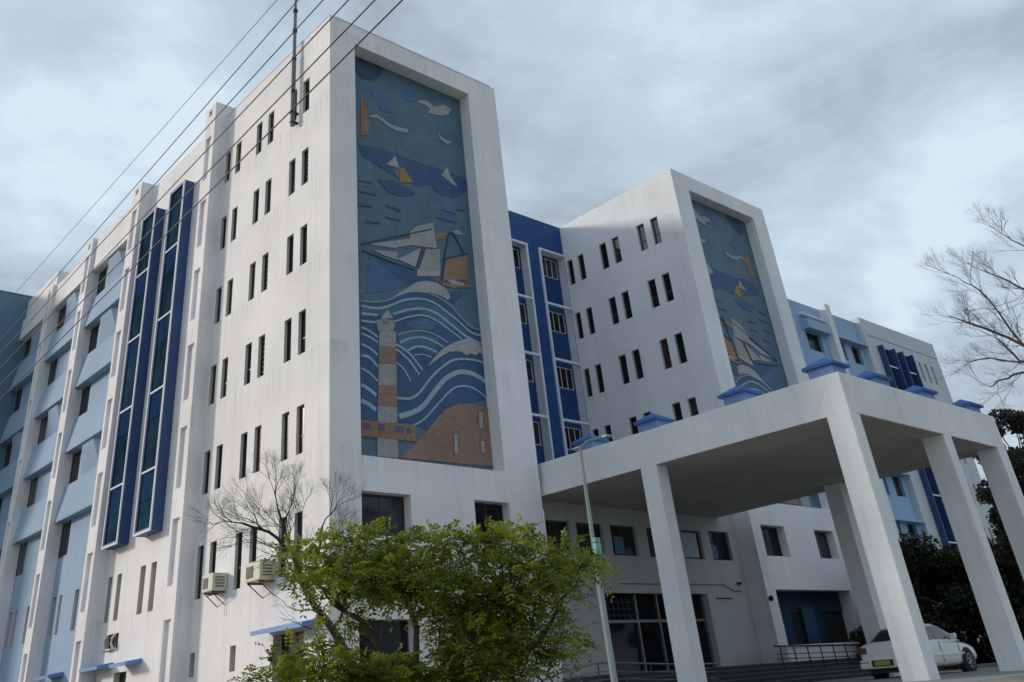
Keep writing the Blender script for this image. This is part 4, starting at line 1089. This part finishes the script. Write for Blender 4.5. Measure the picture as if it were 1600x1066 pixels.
def pinnate(nr, O, D, L, pairs, ll, lw, droop):
    """many feather leaves at once: O origins (n,3), D directions; returns quads"""
    n = len(O)
    D = D / np.linalg.norm(D, axis=1, keepdims=True)
    up = np.array([0, 0, 1.0]) + nr.normal(0, 0.35, (n, 3))
    Sd = np.cross(D, up); Sd /= np.linalg.norm(Sd, axis=1, keepdims=True)
    Nn = np.cross(Sd, D)
    out = []
    for k in range(pairs):
        t = (k + 0.6) / pairs
        base = O + D * (L * t)[:, None] - np.array([0, 0, 1.0]) * (droop * L * t * t)[:, None]
        for sg in (-1, 1):
            d = Sd * sg + D * 0.55 + nr.normal(0, 0.22, (n, 3))
            d /= np.linalg.norm(d, axis=1, keepdims=True)
            wv = np.cross(d, Nn + nr.normal(0, 0.3, (n, 3))); wv /= np.linalg.norm(wv, axis=1, keepdims=True)
            l = ll * nr.uniform(0.7, 1.25, n)[:, None] * (1.0 - 0.3 * abs(t - 0.5)); w = lw * nr.uniform(0.8, 1.2, n)[:, None]
            tip = base + d * l - np.array([0, 0, 1.0]) * l * 0.12
            mid = base + d * l * 0.5
            out.append(np.stack([base, mid + wv * w, tip, mid - wv * w], 1))
    return np.concatenate(out).reshape(-1, 3)

# green feathery tree in front
GT = empty('green_tree', (0, 0, 0), 'low spreading green tree with feathery leaves in front of the white tower', 'tree')
base = Vector((-7.15, -13.45, 0.95))
mb = MB()
top = Vector((-7.25, -13.30, 1.75))
mb.tube(bend(base, top, 4, 0.03), 0.13, 0.10, 10)
limbs = []
cl = [Vector(c[:3]) for c in GREEN_CLUSTERS]
heads = [(-8.1, -12.8, 2.6), (-7.4, -13.2, 2.75), (-6.5, -14.1, 2.6), (-6.2, -14.3, 2.1), (-8.4, -12.8, 1.9), (-6.9, -13.7, 2.0)]
for h in heads:
    h = Vector(h); mb.tube(bend(top, h, 5, 0.05), 0.05, 0.03, 7)
for c in cl:
    h = min((Vector(h) for h in heads), key=lambda q: (q - c).length)
    mb.tube(bend(h, c, 4, 0.07), 0.022, 0.008, 5)
mb.build('trunk', 'bark', GT, smooth=True)
nr = np.random.default_rng(11)
O = []; D = []
for x, y, z, r in GREEN_CLUSTERS:
    r *= 0.84; n = int(105 * (r / 0.4) ** 2)
    q = nr.normal(0, 1, (n, 3)); q /= np.linalg.norm(q, axis=1, keepdims=True)
    rad = r * nr.uniform(0.25, 1.0, n) ** 0.6
    p = q * rad[:, None] * np.array([1.12, 1.12, 0.55])
    O.append(p + np.array([x, y, z]))
    d = q * np.array([1, 1, 0.45]) + np.array([0, 0, 0.12]) + nr.normal(0, 0.3, (n, 3)) + np.array([0.25, -0.15, 0.0])
    D.append(d)
O = np.concatenate(O); D = np.concatenate(D)
q = pinnate(nr, O, D, nr.uniform(0.18, 0.34, len(O)), 7, 0.072, 0.017, 0.35)
cr_ = mesh_object('crown', q, None, 'leaf', GT); tag(cr_, kind='stuff')
settle(GT, base)

# bare trees
def bare(root_name, label, mat, trunk_paths, tips, depth, l0, r0, seed, spread=0.55, upb=0.25, loc=None, group=None, side=0, sl=0.3, sk=4, sr=0.008):
    rng.seed(seed)
    t = empty(root_name, (0, 0, 0), label, 'tree', group)
    mb = MB()
    for path, ra, rb in trunk_paths:
        pts = []
        for a, b_ in zip(path, path[1:]): pts += bend(a, b_, 3, 0.04)[:-1]
        pts.append(Vector(path[-1])); mb.tube(pts, ra, rb, 8)
    mb.build('trunk', mat, t, smooth=True)
    tw = MB()
    def grow(p, d, L, r, k):
        e = p + d * L
        pts = [p, p + d * L * 0.5 + rv(0.07 * L), e]
        tw.tube(pts, r, r * 0.6, 5 if r > 0.012 else 4, cap=False)
        if k == 0: return
        nch = rng.choice((2, 3, 3))
        for i in range(nch):
            nd = (d + rv(spread) + Vector((0, 0, upb * rng.random()))).normalized()
            s = rng.uniform(0.5, 1.0) if i else 1.0
            grow(p.lerp(e, s), nd, L * rng.uniform(0.62, 0.86), r * 0.6, k - 1)
    for path, ra, rb in trunk_paths[1:]:        # side shoots all along the limbs
        for a, b_ in zip(path, path[1:]):
            a, b_ = Vector(a), Vector(b_)
            for _ in range(int(side * (b_ - a).length + 0.5)):
                d = ((b_ - a).normalized() * 0.6 + rv(0.8) + Vector((0, 0, 0.25))).normalized()
                grow(a.lerp(b_, rng.random()), d, sl * rng.uniform(0.6, 1.3), sr, sk)
    for p, d, L, r, k in tips:
        grow(Vector(p), Vector(d).normalized(), L, r, k)
    o = tw.build('crown', mat, t); tag(o, kind='stuff')
    settle(t, loc or trunk_paths[0][0][0])
    return t
A0, A1, A2, A3 = (-4.35, -8.45, 1.0), (-5.17, -8.10, 2.75), (-5.58, -7.84, 3.40), (-5.83, -7.69, 4.10)
bare('bare_tree', 'small leafless tree with flat twiggy top behind the green tree', 'twig',
     [([A0, A1, A2, A3], 0.085, 0.045), ([A2, (-5.45, -7.95, 3.9), (-5.35, -8.0, 4.5)], 0.035, 0.022), ([A3, (-6.2, -7.5, 4.45), (-6.6, -7.25, 4.62)], 0.034, 0.02),
      ([A3, (-5.95, -7.6, 4.6), (-6.05, -7.55, 4.85)], 0.032, 0.02), ([A2, (-5.75, -7.7, 3.7), (-6.0, -7.6, 4.15)], 0.02, 0.014)],
     [((-6.6, -7.25, 4.62), (-0.8, 0.45, 0.15), 0.34, 0.015, 7), ((-6.3, -7.45, 4.5), (-0.6, 0.4, 0.5), 0.34, 0.015, 7), ((-6.05, -7.55, 4.85), (-0.2, 0.1, 0.9), 0.34, 0.015, 7), ((-5.95, -7.6, 4.6), (0.3, -0.2, 0.8), 0.34, 0.015, 7),
      ((-5.35, -8.0, 4.5), (0.4, -0.25, 0.6), 0.34, 0.015, 7), ((-5.42, -7.95, 4.1), (0.7, -0.4, 0.35), 0.34, 0.015, 7), ((-5.83, -7.69, 4.1), (-0.1, 0.1, 0.95), 0.34, 0.015, 7), ((-6.0, -7.6, 4.15), (-0.7, 0.4, 0.3), 0.50, 0.013, 4),
      ((-6.35, -7.4, 4.52), (-0.3, 0.2, 0.9), 0.34, 0.013, 7), ((-5.7, -7.75, 4.4), (0.1, 0.0, 0.9), 0.34, 0.013, 7), ((-5.9, -7.65, 4.35), (-0.5, 0.3, 0.7), 0.34, 0.013, 7), ((-5.4, -7.95, 3.1), (-0.7, 0.4, 0.0), 0.4, 0.009, 3), ((-5.17, -8.1, 2.75), (-0.8, 0.5, 0.1), 0.45, 0.009, 3)], 5, 0.4, 0.02, 5, spread=0.62, upb=0.2, side=5, sl=0.26, sk=4, sr=0.007)
bare('bare_tree', 'tall leafless tree reaching in from the right edge above the portico', 'twigpale',
     [([(13.2, -22.5, 1.1), (12.4, -21.0, 4.5), (11.6, -19.4, 6.6)], 0.24, 0.15),
      ([(11.6, -19.4, 6.6), (10.6, -17.4, 7.2), (9.98, -16.02, 7.80), (9.90, -15.77, 8.45)], 0.05, 0.022),
      ([(11.6, -19.4, 6.6), (10.8, -17.8, 7.7), (10.03, -16.23, 8.15), (9.78, -15.38, 8.95), (9.62, -14.95, 9.30)], 0.07, 0.012),
      ([(10.03, -16.23, 8.15), (9.97, -16.00, 9.1), (9.90, -15.75, 9.85), (9.79, -15.45, 10.24)], 0.03, 0.010),
      ([(11.6, -19.4, 6.6), (10.9, -18.2, 9.3), (10.2, -16.9, 9.3), (10.1, -16.45, 9.85), (9.97, -16.0, 10.3)], 0.055, 0.011),
      ([(10.9, -18.2, 9.3), (10.35, -17.3, 10.3), (10.18, -16.75, 11.1)], 0.03, 0.010),
      ([(11.6, -19.4, 6.6), (10.5, -17.2, 7.0), (9.97, -16.0, 7.52), (9.80, -15.45, 7.45), (9.74, -15.23, 7.33)], 0.045, 0.012),
      ([(10.0, -16.1, 7.75), (9.79, -15.45, 8.03), (9.64, -14.95, 8.06)], 0.024, 0.008)],
     [((9.90, -15.77, 8.45), (-0.2, 0.7, 0.7), 0.4, 0.010, 6), ((9.62, -14.95, 9.30), (-0.1, 0.75, 0.3), 0.26, 0.007, 4), ((9.85, -15.6, 8.8), (0.0, 0.3, 0.9), 0.40, 0.009, 6), ((9.79, -15.45, 10.24), (-0.1, 0.6, 0.6), 0.34, 0.009, 6), ((9.93, -15.9, 9.5), (0.0, 0.5, 0.6), 0.40, 0.009, 6),
      ((9.97, -16.0, 10.3), (-0.1, 0.6, 0.7), 0.34, 0.009, 6), ((10.18, -16.75, 11.1), (-0.1, 0.5, 0.8), 0.34, 0.009, 6), ((9.74, -15.23, 7.33), (-0.1, 0.5, 0.5), 0.32, 0.009, 6), ((9.64, -14.95, 8.06), (-0.1, 0.8, 0.1), 0.3, 0.007, 3), ((9.95, -15.95, 8.0), (-0.1, 0.8, 0.3), 0.40, 0.009, 6), ((10.05, -16.3, 8.6), (0, 0.4, 0.8), 0.40, 0.009, 6), ((10.1, -16.5, 9.4), (0, 0.4, 0.7), 0.40, 0.009, 6)], 4, 0.5, 0.02, 9, spread=0.5, upb=0.3, side=4.5, sl=0.34, sk=5, sr=0.009)

# dark leafy trees beyond the portico
def leafy(name, label, base, height, cr, mat, n, ls, seed, group=None, low=0.2, K=26, sz=1.0):
    nr = np.random.default_rng(seed); rng.seed(seed)
    t = empty(name, (0, 0, 0), label, 'tree', group)
    b0 = Vector(base); topz = base[2] + height
    mb = MB(); tp = b0 + Vector((rng.uniform(-.3, .3), rng.uniform(-.3, .3), height * 0.55))
    mb.tube(bend(b0, tp, 5, 0.03), 0.16 + height * 0.012, 0.08, 9)
    V = []
    for k in range(K):
        a = rng.uniform(0, 2 * math.pi); rr = cr * math.sqrt(rng.random()) * 0.85
        z = base[2] + height * (low + (0.95 - low) * rng.random() * (1 - 0.35 * (rr / cr) ** 2))
        c = np.array([base[0] + rr * math.cos(a), base[1] + rr * math.sin(a), z])
        s = cr * rng.uniform(0.22, 0.42) * sz
        mb.tube(bend(tp, c, 4, 0.06), 0.05, 0.015, 5)
        m_ = n // K
        q = nr.normal(0, 1, (m_, 3)); q /= np.linalg.norm(q, axis=1, keepdims=True)
        p = c + q * (s * nr.uniform(0.1, 1.0, m_) ** 0.5)[:, None] * np.array([1, 1, 0.7])
        d = nr.normal(0, 1, (m_, 3)); d /= np.linalg.norm(d, axis=1, keepdims=True)
        w = np.cross(d, nr.normal(0, 1, (m_, 3))); w /= np.linalg.norm(w, axis=1, keepdims=True)
        l = ls * nr.uniform(0.6, 1.3, m_)[:, None]
        V.append(np.stack([p - d * l, p + w * l * 0.45, p + d * l, p - w * l * 0.45], 1).reshape(-1, 3))
    mb.build('trunk', 'bark', t, smooth=True)
    o = mesh_object('crown', np.concatenate(V), None, mat, t); tag(o, kind='stuff')
    settle(t, base)
BT = 'dark trees beyond the portico'
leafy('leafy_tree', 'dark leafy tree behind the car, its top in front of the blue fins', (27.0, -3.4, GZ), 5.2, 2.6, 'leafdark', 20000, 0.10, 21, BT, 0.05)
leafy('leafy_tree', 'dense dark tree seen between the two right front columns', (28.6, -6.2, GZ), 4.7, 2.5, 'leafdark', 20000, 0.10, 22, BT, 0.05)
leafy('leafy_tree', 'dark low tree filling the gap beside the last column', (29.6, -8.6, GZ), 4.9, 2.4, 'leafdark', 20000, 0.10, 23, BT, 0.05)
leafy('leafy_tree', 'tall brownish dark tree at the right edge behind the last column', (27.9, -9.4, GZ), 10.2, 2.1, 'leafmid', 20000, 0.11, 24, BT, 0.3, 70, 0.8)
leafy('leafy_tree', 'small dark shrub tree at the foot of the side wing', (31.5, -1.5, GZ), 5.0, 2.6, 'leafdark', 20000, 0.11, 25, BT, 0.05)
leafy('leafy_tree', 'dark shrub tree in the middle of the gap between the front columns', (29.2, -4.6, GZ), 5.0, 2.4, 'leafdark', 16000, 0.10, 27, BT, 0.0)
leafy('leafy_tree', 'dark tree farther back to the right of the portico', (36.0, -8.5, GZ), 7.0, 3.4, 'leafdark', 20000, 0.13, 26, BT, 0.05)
leafy('leafy_tree', 'rust brown leaved tree just showing at the lower left edge', (-11.2, -2.9, GZ), 2.6, 1.3, 'leafrust', 4000, 0.07, 31, None, 0.3)
